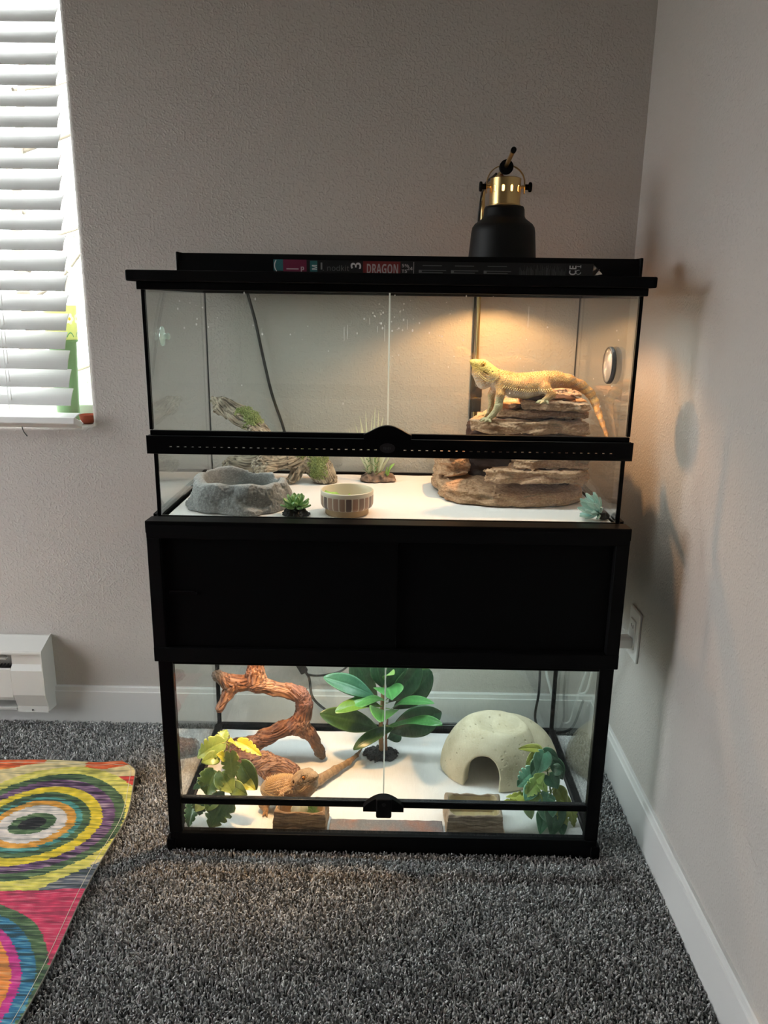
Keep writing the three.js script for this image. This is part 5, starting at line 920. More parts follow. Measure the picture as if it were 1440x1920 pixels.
    d = smax(d, -ell(u, v, Math.abs(w), [-0.0115, 0.0035, 0.0245], [0.0028, 0.0036, 0.003]), 0.001);     // ear
    d = smax(d, -(Math.hypot(u - 0.0125, v - 0.0062, Math.abs(w) - 0.0148) - 0.0046), 0.0014);          // eye socket
    return d;
  };
  const core = (x, y, z) => {
    let d = chainDist(body, x, y, fl(z), 0.008) ;
    d = smin(d, chainDist(tail, x, y, z, 0.004), 0.008);
    for (const a of arms) d = smin(d, chainDist(a, x, y, z, 0.004), 0.007);
    for (const a of toes) d = smin(d, chainDist(a, x, y, z, 0.001), 0.0012);
    d = smin(d, headD(x, y, z), 0.01);
    return d;
  };
  const f = (x, y, z) => { const d = core(x, y, z); return d > 0.012 ? d : d + scaleBump(x, y, z, 1500, 0.0005) + 0.0004 * ns(x * 260, y * 260, z * 260); };
  const bodyGeo = surfaceOf(f, [0.155, 0.838, 0.215], [0.46, 1.03, 0.41], 0.0011, dragonSkin({
    back: lin('#a5652b'), back2: lin('#e2aa5e'), belly: lin('#d8cfc2'), headC: lin('#dcb658'), limbC: lin('#b3a67c'), band: lin('#7d624a'),
    bellyK: (x, y) => 0.95 * sstep(0.36, 0.31, x) * (x < 0.225 ? sstep(0.996, 0.975, y) : 1), head: (x, y) => 0.85 * sstep(0.235, 0.205, x) * sstep(0.975, 0.99, y - (0.2 - x) * 0.25), limb: (x, y) => sstep(0.945, 0.93, y) * sstep(0.34, 0.325, x),
    bands: (x, y, z) => (x > 0.355 ? sstep(0.1, 0.7, Math.sin((x * 0.6 - y) * 420 + 0.8 * ns(x * 50, y * 50, z * 50))) * sstep(0.355, 0.39, x) : 0),
  }), 1.5);
  const skin = partW('body', bodyGeo, std({ vertexColors: true, roughness: 0.62 }), t);
  const sp = [];
  for (let i = 0; i < 46; i++) { const k = i / 45, x = mix(0.232, 0.332, k), y = mix(0.958, 0.956, k) - 0.006 * Math.sin(Math.PI * k) + (i % 2) * 0.003; sp.push(spike(land(core, [x, y, Z], [0, 0.05, -0.998]), [-0.3, -0.1, 1], 0.0013, 0.0072)); }
  for (let i = 0; i < 260; i++) { const k = ((i * 0.618) % 1), x = mix(0.228, 0.36, k), a = -0.9 + ((i * 0.377) % 1) * 1.9; sp.push(spike(land(core, [x, 0.963, Z], [0, -Math.cos(a), -Math.sin(a)]), [0.5, Math.cos(a), Math.sin(a)], 0.0011, 0.0038)); }
  for (let i = 0; i < 26; i++) { const k = i / 25, u = mix(0.012, -0.022, k), v = -0.0145 - 0.004 * Math.sin(k * 3) + (i % 2) * 0.003, p = [hc[0] + u * ux + v * vx, hc[1] + u * uy + v * vy, Z]; sp.push(spike(land(core, p, [0, 0, -1]), [0.25, -0.5, 1], 0.001, 0.006)); }
  for (let i = 0; i < 12; i++) { const k = i / 11, u = -0.021 - 0.004 * Math.sin(k * 3.1), v = mix(0.012, -0.012, k), p = [hc[0] + u * ux + v * vx, hc[1] + u * uy + v * vy, Z]; sp.push(spike(land(core, p, [0, 0, -1]), [0.9, 0.2, 0.8], 0.001, 0.0055)); }
  const spk = partW('spikes', merge(sp), std({ color: new THREE.Color(...lin('#f0cf8a')), roughness: 0.6 }), skin); spk.userData.kind = 'stuff';
  for (const s of [-1, 1]) {
    const u = 0.0125, v = 0.0062, p = [hc[0] + u * ux + v * vx, hc[1] + u * uy + v * vy, hc[2] + s * 0.0148];
    const e = partW('eye', ball(p, 0.0041, [1, 1, 1], 20), std({ color: new THREE.Color(...lin('#c98a2c')), roughness: 0.15 }), t, 'golden eye');
    partW('pupil', ball([p[0], p[1], p[2] + s * 0.0027], 0.0018, [0.8, 1.1, 1], 14), std({ color: '#120c08', roughness: 0.1 }), e);
    const lid = new THREE.TorusGeometry(0.0043, 0.0011, 8, 28); lid.scale(1.1, 0.85, 1); lid.rotateZ(ang - Math.PI); lid.translate(p[0], p[1], p[2] + s * 0.0013); partW('eyelid', lid, std({ color: new THREE.Color(...lin('#d79a3c')), roughness: 0.6 }), e);
    const ep = [hc[0] - 0.0115 * ux + 0.0035 * vx, hc[1] - 0.0115 * uy + 0.0035 * vy, hc[2] + s * 0.0218]; partW('ear', ball(ep, 0.0022, [0.8, 1.2, 0.4], 14), std({ color: new THREE.Color(...lin('#4a2c1c')), roughness: 0.8 }), t, 'dark ear opening');
  }
  for (const q of toes) { const a = q[1], b = q[2], d = [b[0] - a[0], b[1] - a[1] - 0.001, b[2] - a[2]]; partW('claw', spike(b, d, 0.0009, 0.004), std({ color: '#3a3026', roughness: 0.5 }), t); }
}
{
  // lower dragon: curled behind the left dish, head to the right, tail lying back across the liner
  const t = thing('bearded_dragon', 'tan bearded dragon resting against the left dish, its tail stretched out on the liner', 'lizard', [-0.2, LF, 0.39]);
  const body = [[-0.262, 0.05, 0.38, 0.018], [-0.25, 0.059, 0.387, 0.0255], [-0.232, 0.064, 0.393, 0.0295], [-0.21, 0.066, 0.395, 0.028], [-0.19, 0.068, 0.397, 0.021]];
  const tail = [[-0.25, 0.042, 0.374, 0.018], [-0.222, 0.035, 0.363, 0.0155], [-0.186, 0.033, 0.346, 0.0135], [-0.152, 0.034, 0.315, 0.0115], [-0.118, 0.033, 0.272, 0.0092], [-0.088, 0.029, 0.232, 0.0068], [-0.07, 0.026, 0.197, 0.0045], [-0.058, 0.027, 0.168, 0.0018]];
  const arms = [[[-0.202, 0.064, 0.411, 0.011], [-0.21, 0.075, 0.42, 0.0088], [-0.217, 0.082, 0.429, 0.0068], [-0.221, 0.083, 0.433, 0.0054]], [[-0.182, 0.054, 0.405, 0.0105], [-0.168, 0.043, 0.411, 0.0082], [-0.163, 0.03, 0.413, 0.006]], [[-0.255, 0.045, 0.4, 0.014], [-0.268, 0.034, 0.413, 0.0105], [-0.262, 0.0265, 0.423, 0.0068]]];
  const toe = (a, b, c) => [[...a, 0.0032], [...b, 0.0025], [...c, 0.0013]];
  const toes = [toe([-0.22, 0.083, 0.434], [-0.22, 0.082, 0.441], [-0.219, 0.08, 0.446]), toe([-0.222, 0.083, 0.434], [-0.226, 0.082, 0.44], [-0.228, 0.08, 0.445]), toe([-0.223, 0.083, 0.432], [-0.231, 0.0825, 0.434], [-0.235, 0.0805, 0.436]), toe([-0.262, 0.0255, 0.425], [-0.258, 0.0235, 0.433], [-0.257, 0.0225, 0.438]), toe([-0.263, 0.0255, 0.424], [-0.265, 0.0235, 0.433], [-0.266, 0.0225, 0.438])];
  const hc = [-0.176, 0.1, 0.404], ang = 0.42, yaw = 0.5, HS = 1.22;
  const cy2 = Math.cos(yaw), sy2 = Math.sin(yaw), ca = Math.cos(ang), sa = Math.sin(ang);
  // snout up to the right and a little towards the viewer
  const U = [ca * cy2, sa, ca * sy2], Wv = [-sy2, 0, cy2], Vv = [-sa * cy2, ca, -sa * sy2];
  const at3 = (u, v, w) => [hc[0] + HS * (U[0] * u + Vv[0] * v + Wv[0] * w), hc[1] + HS * (U[1] * u + Vv[1] * v + Wv[1] * w), hc[2] + HS * (U[2] * u + Vv[2] * v + Wv[2] * w)];
  const headD = (x, y, z) => {
    const px = (x - hc[0]) / HS, py = (y - hc[1]) / HS, pz = (z - hc[2]) / HS, u = px * U[0] + py * U[1] + pz * U[2], v = px * Vv[0] + py * Vv[1] + pz * Vv[2], w = px * Wv[0] + py * Wv[1] + pz * Wv[2];
    let d = ell(u, v, w, [-0.004, 0.001, 0], [0.019, 0.0125, 0.019]);
    d = smin(d, chainDist([[0.004, 0.001, 0, 0.011], [0.018, 0, 0, 0.0072], [0.026, -0.001, 0, 0.0048]], u, v, w * 0.82, 0.008), 0.006);
    d = smin(d, ell(u, v, w, [0.008, 0.0085, 0], [0.0085, 0.0055, 0.0125]), 0.004);
    d = smin(d, ell(u, v, w, [-0.012, -0.004, 0], [0.01, 0.011, 0.022]), 0.008);
    d = smin(d, ell(u, v, w, [0.003, -0.015, 0], [0.018, 0.013, 0.017]), 0.009);
    d = smin(d, ell(u, v, w, [-0.006, -0.024, 0], [0.014, 0.013, 0.015]), 0.01);
    const mouth = Math.abs(v + 0.004) - 0.0006; if (u > -0.006) d = smax(d, -Math.max(mouth, Math.abs(d) - 0.0009), 0.0006);
    d = smax(d, -(Math.hypot(u - 0.009, v - 0.005, Math.abs(w) - 0.013) - 0.0038), 0.0012);
    d = smax(d, -ell(u, v, Math.abs(w), [-0.011, 0.002, 0.021], [0.003, 0.0045, 0.003]), 0.001);
    return d * HS;
  };
  const core = (x, y, z) => {
    let d = chainDist(body, x, 0.055 + (y - 0.055) * 1.12, z, 0.01);
    d = smin(d, chainDist(tail, x, y, z, 0.006), 0.008);
    for (const a of arms) d = smin(d, chainDist(a, x, y, z, 0.004), 0.007);
    for (const a of toes) d = smin(d, chainDist(a, x, y, z, 0.001), 0.0012);
    return smin(d, headD(x, y, z), 0.009);
  };
  const f = (x, y, z) => { const d = core(x, y, z); return d > 0.012 ? d : Math.max(d + scaleBump(x, y, z, 1500, 0.0006) + 0.0005 * ns(x * 240, y * 240, z * 240), LF + 0.0005 - y); };
  const g = surfaceOf(f, [-0.295, LF - 0.002, 0.155], [-0.045, 0.14, 0.458], 0.0012, dragonSkin({
    back: lin('#8f6a48'), back2: lin('#c9a57c'), belly: lin('#a9a292'), headC: lin('#9b8468'), limbC: lin('#b58a60'), band: lin('#5d4530'),
    bellyK: (x, y, z) => 0.8, head: (x, y) => 0.7 * sstep(-0.205, -0.185, x) * sstep(0.075, 0.09, y), limb: (x, y, z) => sstep(0.42, 0.435, z),
    bands: (x, y, z) => (z < 0.36 ? 0.4 * sstep(0, 0.7, Math.sin((x - z) * 300 + ns(x * 40, y * 40, z * 40))) + (z < 0.215 ? 0.9 * sstep(0.215, 0.18, z) : 0) : 0.5 * sstep(0.15, 0.5, ns(x * 60, y * 60, z * 60))),
  }), 1.5);
  const skin = partW('body', g, std({ vertexColors: true, roughness: 0.65 }), t);
  const sp = [];
  for (let r = 0; r < 3; r++) for (let i = 0; i < 26; i++) { const k = i / 25, x = mix(-0.272, -0.2, k), y = 0.044 + r * 0.011; sp.push(spike(land(core, [x, y, 0.393], [0, 0.05, -1]), [-0.5, -0.35, 1], 0.0013, 0.0068)); }
  for (let i = 0; i < 300; i++) { const k = (i * 0.618) % 1, a = -0.7 + ((i * 0.377) % 1) * 2.1; sp.push(spike(land(core, [mix(-0.265, -0.205, k), 0.064, 0.391], [0, -Math.cos(a), -Math.sin(a)]), [-0.4, Math.cos(a), Math.sin(a)], 0.0012, 0.0042)); }
  for (let i = 0; i < 30; i++) { const k = i / 29, q = at3(mix(0.01, -0.02, k), -0.012 - 0.006 * Math.sin(k * 3) + (i % 2) * 0.003, 0); sp.push(spike(land(core, q, [-Wv[0], 0, -Wv[2]]), [-0.5, -0.45, 0.9], 0.001, 0.0048)); }
  for (let i = 0; i < 14; i++) { const q = at3(0.012 - (i % 7) * 0.004, -0.02, 0), d = [0.9, -0.1 - 0.25 * Math.sin(i), 0.5 - (i % 3) * 0.5]; const l = Math.hypot(...d); sp.push(spike(land(core, q, d.map((v2) => -v2 / l)), d, 0.0008, 0.004)); }
  const spk = partW('spikes', merge(sp), std({ color: new THREE.Color(...lin('#d8b27c')), roughness: 0.6 }), skin); spk.userData.kind = 'stuff';
  for (const s of [-1, 1]) { const p = at3(0.009, 0.005, s * 0.013); const e = partW('eye', ball(p, 0.004, [1, 1, 1], 18), std({ color: new THREE.Color(...lin('#b8742c')), roughness: 0.15 }), t, 'amber eye'); const q = at3(0.009, 0.005, s * 0.0152); partW('pupil', ball(q, 0.0019, [0.9, 1.1, 0.9], 12), std({ color: '#120c08', roughness: 0.1 }), e); const r = at3(-0.011, 0.002, s * 0.0193); partW('ear', ball(r, 0.0024, [0.9, 1.3, 0.6], 12), std({ color: new THREE.Color(...lin('#4b2d1e')), roughness: 0.8 }), t, 'dark ear opening'); }
  for (const q of toes) { const a = q[1], b = q[2]; partW('claw', spike(b, [b[0] - a[0], b[1] - a[1] - 0.001, b[2] - a[2]], 0.0009, 0.0038), std({ color: '#3a3026', roughness: 0.5 }), t); }
}
// ------------------------------------------------------------------ inside the lower terrarium
// lamps in the cabinet, above the terrarium
{
  const t = thing('light_hood', 'slim white light strip hidden in the cabinet above the bottom terrarium', 'light', [0.04, 0.5, 0.24]);
  part('hood_body', box(-0.37, 0.37, 0, 0.03, -0.032, 0.032, 0.006), M.blackMatte, t);
  part('diffuser', box(-0.36, 0.36, -0.0012, -0.0002, -0.02, 0.02), std({ color: '#ffffff', emissive: new THREE.Color().setRGB(...LED_LOW.color), emissiveIntensity: 4, roughness: 0.6 }), t, 'glowing white strip');
  const l = new THREE.RectAreaLight(new THREE.Color().setRGB(...LED_LOW.color), LED_LOW.intensity, 0.7, 0.036); l.name = 'hood_strip'; l.position.set(0, -0.003, 0); l.rotation.x = -Math.PI / 2; t.add(l);
  for (const x of [-0.3, 0.3]) part('hanger', box(x - 0.006, x + 0.006, 0.029, 0.185, -0.003, 0.003), M.blackMatte, t);
}
{
  const t = thing('heat_lamp', 'small black dome heat lamp hidden in the cabinet above the driftwood', 'lamp', [-0.235, 0.46, 0.37]);
  part('dome_shade', lathe([[0.062, 0], [0.064, 0.001], [0.061, 0.1], [0.045, 0.135], [0.022, 0.145], [0.022, 0.175], [0, 0.177], [0, 0.173], [0.02, 0.172], [0.02, 0.143], [0.043, 0.132], [0.059, 0.099], [0.062, 0]], 56), std({ color: '#1a1a1a', roughness: 0.5, side: THREE.DoubleSide }), t);
  part('bulb', lathe([[0, 0.062], [0.016, 0.065], [0.028, 0.08], [0.029, 0.095], [0.018, 0.12], [0.013, 0.14], [0.013, 0.165], [0, 0.165]], 36), std({ color: '#fff0d8', emissive: new THREE.Color().setRGB(1, 0.66, 0.25), emissiveIntensity: 3, roughness: 0.5 }), t, 'glowing warm bulb');
  const l = new THREE.PointLight(new THREE.Color().setRGB(...HEAT_LOW.color), HEAT_LOW.intensity, 0, 2); l.name = 'heat_bulb'; l.position.set(0, 0.088, 0); l.castShadow = true; l.shadow.radius = 0.9; t.add(l);
  part('hanger', cyl([0, 0.175, 0], [0, 0.225, 0], 0.004, 0.004, 12), M.blackMatte, t);
}
// brown driftwood
{
  const t = thing('brown_driftwood', 'large arching reddish brown driftwood branch in the bottom terrarium', 'driftwood', [-0.28, LF, 0.23]);
  const top = ch([[-0.305, 0.3, 0.24, 0.0165], [-0.309, 0.272, 0.24, 0.019], [-0.311, 0.248, 0.242, 0.02]]);
  const arc = ch([[-0.398, 0.264, 0.25, 0.0075], [-0.37, 0.249, 0.25, 0.011], [-0.34, 0.2455, 0.246, 0.0135], [-0.309, 0.246, 0.241, 0.0185], [-0.272, 0.23, 0.236, 0.0165], [-0.234, 0.219, 0.231, 0.0165], [-0.207, 0.207, 0.226, 0.0175], [-0.196, 0.179, 0.222, 0.0175], [-0.201, 0.145, 0.222, 0.0165], [-0.212, 0.127, 0.225, 0.02]]);
  const main = ch([[-0.21, 0.13, 0.228, 0.0205], [-0.25, 0.112, 0.226, 0.019], [-0.29, 0.088, 0.222, 0.019], [-0.331, 0.064, 0.222, 0.02], [-0.36, 0.045, 0.235, 0.022]]), tip = ch([[-0.352, 0.246, 0.25, 0.0125], [-0.376, 0.218, 0.258, 0.0115], [-0.392, 0.187, 0.266, 0.0095]]);
  const foot = ch([[-0.211, 0.121, 0.226, 0.019], [-0.187, 0.101, 0.222, 0.0145], [-0.172, 0.073, 0.216, 0.012], [-0.161, 0.043, 0.211, 0.0105], [-0.156, 0.03, 0.21, 0.008]]);
  const front = ch([[-0.367, 0.048, 0.262, 0.02], [-0.322, 0.062, 0.278, 0.0215], [-0.28, 0.068, 0.298, 0.0205], [-0.244, 0.066, 0.312, 0.021], [-0.216, 0.058, 0.322, 0.0205]]), leg = ch([[-0.3, 0.06, 0.292, 0.0155], [-0.274, 0.046, 0.318, 0.012], [-0.256, 0.026, 0.334, 0.0095]]);
  const back = ch([[-0.4, 0.036, 0.19, 0.021], [-0.365, 0.042, 0.2, 0.024], [-0.335, 0.05, 0.2, 0.02]]), knob = ch([[-0.395, 0.267, 0.252, 0.0115], [-0.372, 0.246, 0.252, 0.013]]);
  const f0 = woodDist([arc, top, main, tip, foot, front, leg, back, knob], { seed: 7, amp: 0.0034, freq: 110, k: 0.016 }), f = (x, y, z) => Math.max(f0(x, y, z), LF - y);
  const a = lin('#96654a'), b = lin('#553325'), c = lin('#bb8f6c'), gr = lin('#5d5148'), pk = lin('#8a625a');
  partW('wood', surfaceOf(f, [-0.43, LF - 0.003, 0.15], [-0.135, 0.325, 0.355], 0.0014, (x, y, z, nx, ny, nz) => {
    const n = clamp(0.5 + 1.0 * f0.grain(x, y, z, 200) + 0.6 * f0.grain(x, y, z, 460)), m = clamp(0.5 + ns(x * 16, y * 16, z * 16) * 1.2); let q = mix3(mix3(b, a, n), c, n * m * 0.7);
    q = mix3(q, pk, sstep(-0.25, -0.19, x) * sstep(0.15, 0.19, y) * 0.6); q = mix3(q, gr, clamp(sstep(0.06, 0.035, y) * sstep(0.25, 0.2, z) + sstep(-0.375, -0.395, x) * sstep(0.235, 0.25, y) + sstep(-0.185, -0.165, x) * sstep(0.11, 0.08, y) * 0.7)); return q;
  }, 2.2), M.vertexSoft, t);
}
// cave hide
{
  const t = thing('cave_hide', 'beige domed stone cave hide with an arched doorway in the bottom terrarium', 'hide', [0.295, LF, 0.215]);
  const C = [0.288, LF, 0.206];
  const f = (x, y, z) => {
    const dx = x - C[0], dz = z - C[2], yy = y - LF;
    // the low shell at the right and back, and the crown that stands proud of it on the front left
    const shell = ell(dx, yy, dz, [0.014, -0.004, -0.01], [0.13, 0.121, 0.117]);
    const cx2 = dx + 0.016, cz2 = dz - 0.012, rise = 0.128 - 0.10 * Math.pow(Math.hypot(cx2 - 0.012, cz2 * 1.2) / 0.1, 4) * 0.06;
    let crown = ell(cx2, yy, cz2, [-0.004, -0.004, 0], [0.13, 0.146, 0.113]);
    const bowl = ell(dx, yy, dz, [0.002, 0.166, 0.016], [0.1, 0.058, 0.072]);
    crown = smax(smax(crown, yy - 0.1245, 0.012), -bowl, 0.008);
    crown = smax(crown, 0.75 * (dx - 0.062) + 0.25 * (0.1 - yy) - 0.42 * (dz - 0.02), 0.003);
    let d = Math.min(shell, crown);
    const inn = ell(dx, yy, dz, [0.002, -0.004, -0.002], [0.118, 0.107, 0.103]);
    d = smax(d, -inn, 0.004);
    // doorway towards the front left
    const ax = -0.42, az = 0.907, across = (dx + 0.05) * az - (dz - 0.09) * ax, along = (dx + 0.05) * ax + (dz - 0.09) * az;
    const arch = Math.max(Math.hypot(across / 0.04, Math.max(0, yy - 0.03) / 0.047) - 1, 0) * 0.04 + (Math.hypot(across / 0.04, Math.max(0, yy - 0.03) / 0.047) < 1 ? (Math.hypot(across / 0.04, Math.max(0, yy - 0.03) / 0.047) - 1) * 0.04 : 0);
    d = smax(d, -Math.max(arch, -along - 0.03), 0.006);
    const pit = sstep(0.5, 0.68, ns(x * 150, y * 110, z * 150)) * 0.0016 + sstep(0.45, 0.6, ns(x * 420, y * 300, z * 420)) * 0.0007;
    return Math.max(d + pit + 0.0008 * ns(x * 40, y * 40, z * 40), -yy + 0.0003);
  };
  const a = lin('#ded2b4'), b = lin('#c8ba98'), cr = lin('#e3dcc8');
  partW('shell', surfaceOf(f, [0.135, LF - 0.002, 0.075], [0.448, LF + 0.145, 0.336], 0.002, (x, y, z) => { const n = clamp(0.5 + fbm(x * 24, y * 24, z * 24, 3)), s = ns(x * 380, y * 380, z * 380); let q = mix3(b, a, n); q = mix3(q, cr, clamp(s) * 0.4); return mix3(q, lin('#8f8062'), sstep(0.5, 0.7, ns(x * 150, y * 110, z * 150)) * 0.5); }, 2.2), M.vertex, t);
}
// layered stone dishes
function dishGeo(x0, x1, z0, z1, y0, hgt, wall, seed, cols) {
  const cx = (x0 + x1) / 2, cz = (z0 + z1) / 2, hx = (x1 - x0) / 2, hz = (z1 - z0) / 2;
  const f = (x, y, z) => {
    const yy = y - y0, n = ns(x * 35 + seed, yy * 30, z * 35), st = ns(x * 26 + seed, yy * 330 + 3 * n, z * 26), fl = yy * 0.1;
    const a = Math.max(Math.abs(x - cx) - hx + fl, Math.abs(z - cz) - hz + fl) + 0.0022 * st + 0.003 * n;
    const rim = hgt - 0.003 + 0.004 * ns(x * 55, seed, z * 55);
    let d = smax(a, yy - rim, 0.005);
    const ia = Math.hypot(Math.max(Math.abs(x - cx) - hx + wall + 0.012, 0), Math.max(Math.abs(z - cz) - hz + wall + 0.012, 0)) - 0.012 - (yy - 0.03) * 0.12;
    return Math.max(smax(d, -smax(ia, 0.014 - yy, 0.008), 0.004), -yy);
  };
  return surfaceOf(f, [x0 - 0.008, y0 - 0.002, z0 - 0.008], [x1 + 0.008, y0 + hgt + 0.008, z1 + 0.008], 0.0014, (x, y, z, a, b, c) => { const n = clamp(0.5 + ns(x * 30, y * 240, z * 30)), s = ns(x * 300, y * 300, z * 300); let q = mix3(cols[0], cols[1], n); if (Math.max(Math.abs(x - cx) - hx, Math.abs(z - cz) - hz) < -wall * 0.85 && y < y0 + hgt - 0.004) q = mix3(q, cols[2], 0.85); return mix3(q, cols[1], clamp(s) * 0.4); }, 2.2);
}
{
  const t = thing('stone_dish', 'brown layered stone food dish in front of the tan bearded dragon', 'dish', [-0.178, LF, 0.46]);
  partW('dish_body', dishGeo(-0.237, -0.12, 0.4275, 0.4925, LF, 0.054, 0.0115, 3, [lin('#7a5c42'), lin('#b08a62'), lin('#b49a78')]), M.vertex, t);
  const w = thing('stone_dish', 'brown layered stone water dish in front of the beige cave hide', 'dish', [0.197, LF, 0.447]);
  partW('dish_body', dishGeo(0.134, 0.26, 0.4, 0.49, LF, 0.053, 0.012, 8, [lin('#8a7660'), lin('#bda890'), lin('#cdbb94')]), M.vertex, w);
  const wt = new THREE.PlaneGeometry(0.106, 0.07); wt.rotateX(-Math.PI / 2); wt.translate(0.197, LF + 0.033, 0.445); partW('water', wt, phy({ color: '#f3f2e6', roughness: 0.02, transmission: 1, thickness: 0, ior: 1.33 }), w);
  const s = thing('salad_leaf', 'pale stemmed green salad leaf standing in the left stone dish', 'leaf', [-0.165, LF + 0.018, 0.461]);
  partW('stalk', leafGeo([-0.182, LF + 0.022, 0.466], [-0.184, LF + 0.057, 0.447], [0.3, 0.4, 0.85], 0.04, { shape: 'oval', arch: 0.2, fold: 0.2, thick: 0.0018, veins: 0, c0: lin('#c9cbb6'), c1: lin('#e2e4d2') }), M.leafDull, s, 'pale thick stalk');
  partW('leaf_blade', leafGeo([-0.156, LF + 0.021, 0.464], [-0.16, LF + 0.05, 0.472], [0.1, 0.5, 0.85], 0.02, { shape: 'oval', c0: lin('#5d8c3c'), c1: lin('#86b05c') }), M.leafDull, s);
  for (let i = 0; i < 8; i++) { const a = 2.3 - i * 0.32; partW('leaf_blade', leafGeo([-0.154, LF + 0.026, 0.462], [-0.153 + Math.cos(a) * 0.016, LF + 0.036 + Math.sin(a) * 0.026, 0.466 - 0.004 * (i % 2)], [0, 0.4, 0.9], 0.0065, { shape: 'blade', veins: 0, nu: 8, nv: 2, c0: lin('#5f9145'), c1: lin('#93bd6b'), seed: i }), M.leafDull, s); }
}
{
  const t = thing('slate_tile', 'flat rusty grey slate tile lying between the two stone dishes', 'tile', [0.007, LF, 0.47]);
  const g = surfaceOf((x, y, z) => { const a = Math.max(Math.abs(x - 0.007) - 0.1225, Math.abs(z - 0.4715) - 0.0215) + 0.001 * ns(x * 60, 1, z * 60), b = Math.abs(y - LF - 0.0055) - 0.005 + 0.0012 * fbm(x * 60, 2, z * 60, 3); return smax(a, b, 0.002); }, [-0.121, LF - 0.002, 0.446], [0.135, LF + 0.014, 0.497], 0.0014, (x, y, z) => { const n = clamp(0.5 + fbm(x * 22, 1, z * 30, 3) * 1.6), s = ns(x * 300, y * 300, z * 300); return mix3(mix3(lin('#696a6d'), lin('#8a6253'), n * n), lin('#9b9896'), clamp(s) * 0.5); }, 2.2);
  partW('slab', g, M.vertexSoft, t);
}
// plants
function stemmed(t, pts, r, col) { partW('stem', tube(pts, r, { seg: 24, rad: 8, taper: (k) => 1 - 0.5 * k }), std({ color: new THREE.Color(...col), roughness: 0.7 }), t); }
function foliage(t, rows, pal, stem, petioleCol) {
  rows.forEach(([b, e, w, n, shape, ci, o], i) => {
    const p = pal[ci]; partW('leaf', leafGeo(b, e, n, w, { shape, c0: p[0], c1: p[1], edge: p[2], back: p[3], seed: i + 1, nu: 26, nv: 8, droop: 0.1, ...(o || {}) }), M.leaf, t);
    const s = stem.reduce((m, q) => (Math.hypot(q[0] - b[0], (q[1] - b[1] + 0.01), q[2] - b[2]) < Math.hypot(m[0] - b[0], (m[1] - b[1] + 0.01), m[2] - b[2]) ? q : m));
    const sp = V(...s), bp = V(...b); if (sp.distanceTo(bp) > 0.004) partW('petiole', tube([s, [mix(s[0], b[0], 0.5), mix(s[1], b[1], 0.5) + 0.004, mix(s[2], b[2], 0.5)], b], 0.0013, { seg: 8, rad: 6 }), petioleCol, t);
  });
}
const along = (pts, n) => { const c = new THREE.CatmullRomCurve3(pts.map((p) => V(...p))); return c.getPoints(n).map((p) => [p.x, p.y, p.z]); };
{
  const t = thing('ficus_plant', 'tall artificial plant with big dark green leaves on a black base in the bottom terrarium', 'plant', [-0.008, LF, 0.18]);
  partW('base', lumpBase([-0.009, LF - 0.001, 0.178], 0.044, 0.016, [0.02, 0.017, 0.016], 5), M.vertexSoft, t);
  const st = [[-0.008, LF + 0.008, 0.178], [-0.011, 0.09, 0.179], [-0.008, 0.16, 0.176], [-0.006, 0.22, 0.172], [-0.005, 0.31, 0.17]];
  stemmed(t, st, 0.0062, lin('#8d6f4c')); partW('stem', tube([[0.004, LF + 0.008, 0.18], [0.003, 0.07, 0.182], [0.006, 0.12, 0.18]], 0.0036, { seg: 14, rad: 8, taper: (k) => 1 - 0.4 * k }), std({ color: '#7d5c46', roughness: 0.7 }), t);
  const G = (a, b, e) => [lin(a), lin(b), e ? lin(e) : undefined];
  foliage(t, FICUS, [G('#1c3522', '#2f5234', '#42683f'), G('#2f5c44', '#4a7d62', '#6a9a78'), G('#2c4826', '#4a6c3c', '#6c9356'), G('#3a7338', '#5c9a54', '#7cb56c'), G('#466c22', '#6b9234', '#8aac50'), G('#5c8a38', '#98bb68')], along(st, 30), std({ color: '#7fa05a', roughness: 0.6 }));
}
{
  const t = thing('split_leaf_plant', 'yellow green split leaf plant in the left front corner of the bottom terrarium', 'plant', [-0.366, LF, 0.43]);
  partW('base', lumpBase([-0.366, LF - 0.001, 0.43], 0.022, 0.01, [0.02, 0.018, 0.016], 8), M.vertexSoft, t);
  const st = [[-0.366, LF + 0.004, 0.43], [-0.358, 0.06, 0.428], [-0.352, 0.1, 0.425], [-0.343, 0.156, 0.412], [-0.341, 0.2, 0.402]];
  stemmed(t, st, 0.0024, lin('#a8a24a'));
  const G = (a, b, e) => [lin(a), lin(b), e ? lin(e) : undefined];
  foliage(t, MONSTERA, [G('#37583a', '#577a4b', '#8aa060'), G('#566f34', '#8a9a48', '#a9b25a'), G('#7f9440', '#a9b862', '#c3cd7c'), G('#b9b332', '#d9cf4e', '#e3da66'), G('#9aa049', '#bdbb66')], along(st, 30), std({ color: '#b9b860', roughness: 0.6 }));
}
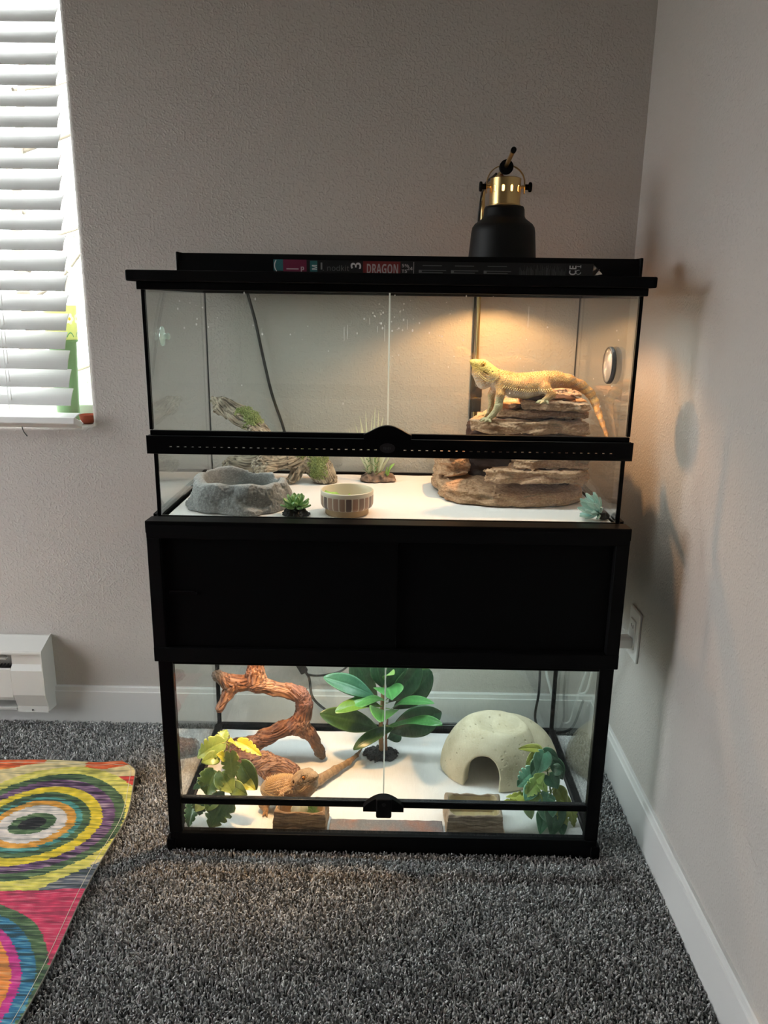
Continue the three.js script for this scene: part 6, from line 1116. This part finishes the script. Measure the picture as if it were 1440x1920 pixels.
{
  const t = thing('ivy_plant', 'bushy green trailing plant in the right front corner of the bottom terrarium', 'plant', [0.378, LF, 0.425]);
  partW('base', lumpBase([0.378, LF - 0.001, 0.42], 0.022, 0.01, [0.02, 0.018, 0.016], 9), M.vertexSoft, t);
  const st = [[0.378, LF + 0.004, 0.42], [0.374, 0.06, 0.405], [0.369, 0.09, 0.398], [0.358, 0.15, 0.386]];
  stemmed(t, st, 0.0024, lin('#4c6a35'));
  for (let i = 0; i < 3; i++) partW('tendril', tube([[0.366 + i * 0.003, 0.12, 0.398], [0.378 + i * 0.004, 0.105 - i * 0.006, 0.412], [0.37 + i * 0.005, 0.085, 0.418], [0.384, 0.074 - i * 0.004, 0.412]], 0.0009, { seg: 18, rad: 6 }), std({ color: '#a9b35c', roughness: 0.6 }), t);
  const G = (a, b, e) => [lin(a), lin(b), e ? lin(e) : undefined];
  foliage(t, IVY, [G('#4f8c6c', '#82bb98', '#a6d0b0'), G('#33573f', '#4c7a58', '#629068'), G('#7fa548', '#b3cc72', '#c5da86'), G('#b5bd48', '#d6da6c', '#e0e388'), G('#79853a', '#98a14c', '#aab35c'), G('#8fb07c', '#b5cba0')], along(st, 30), std({ color: '#8fa552', roughness: 0.6 }));
}
// cords behind the terrarium
{
  const a = thing('electric_cable', 'black cable with an inline switch hanging behind the brown driftwood', 'cable', [-0.2, 0.02, 0.03]);
  partW('cable', tube([[-0.25, 0.43, 0.03], [-0.236, 0.2, 0.03], [-0.207, 0.155, 0.03], [-0.197, 0.095, 0.03], [-0.165, 0.06, 0.03], [-0.1, 0.022, 0.03], [0.05, 0.012, 0.032], [0.19, 0.022, 0.03], [0.25, 0.012, 0.034]], 0.0036, { seg: 90, rad: 8 }), M.rubber, a);
  partW('cable', tube([[-0.214, 0.162, 0.03], [-0.19, 0.158, 0.03], [-0.15, 0.163, 0.03], [-0.11, 0.18, 0.03], [-0.08, 0.24, 0.03], [-0.07, 0.43, 0.03]], 0.003, { seg: 40, rad: 8 }), M.rubber, a);
  const s = new RoundedBoxGeometry(0.02, 0.048, 0.016, 3, 0.004); s.rotateZ(0.5); s.translate(-0.228, 0.188, 0.031); partW('inline_switch', s, M.rubber, a);
  const b = thing('electric_cable', 'black cable hanging on the wall behind the beige cave hide', 'cable', [0.408, 0.02, 0.03]);
  partW('cable', tube([[0.402, 0.43, 0.03], [0.408, 0.2, 0.03], [0.4095, 0.12, 0.03], [0.405, 0.04, 0.03], [0.42, 0.012, 0.04], [0.46, 0.01, 0.045], [0.5, 0.02, 0.04], [0.53, 0.1, 0.03]], 0.0034, { seg: 60, rad: 8 }), M.rubber, b);
  const c = thing('electric_cable', 'white cable looping down behind the right of the bottom terrarium', 'cable', [0.47, 0.02, 0.03]);
  partW('cable', tube([[0.41, 0.43, 0.028], [0.424, 0.19, 0.028], [0.44, 0.13, 0.028], [0.462, 0.06, 0.028], [0.48, 0.03, 0.028], [0.497, 0.032, 0.028], [0.508, 0.08, 0.028], [0.528, 0.17, 0.03], [0.54, 0.26, 0.06]], 0.0036, { seg: 60, rad: 8 }), M.whitePlastic, c);
}

renderer.render(scene, camera);
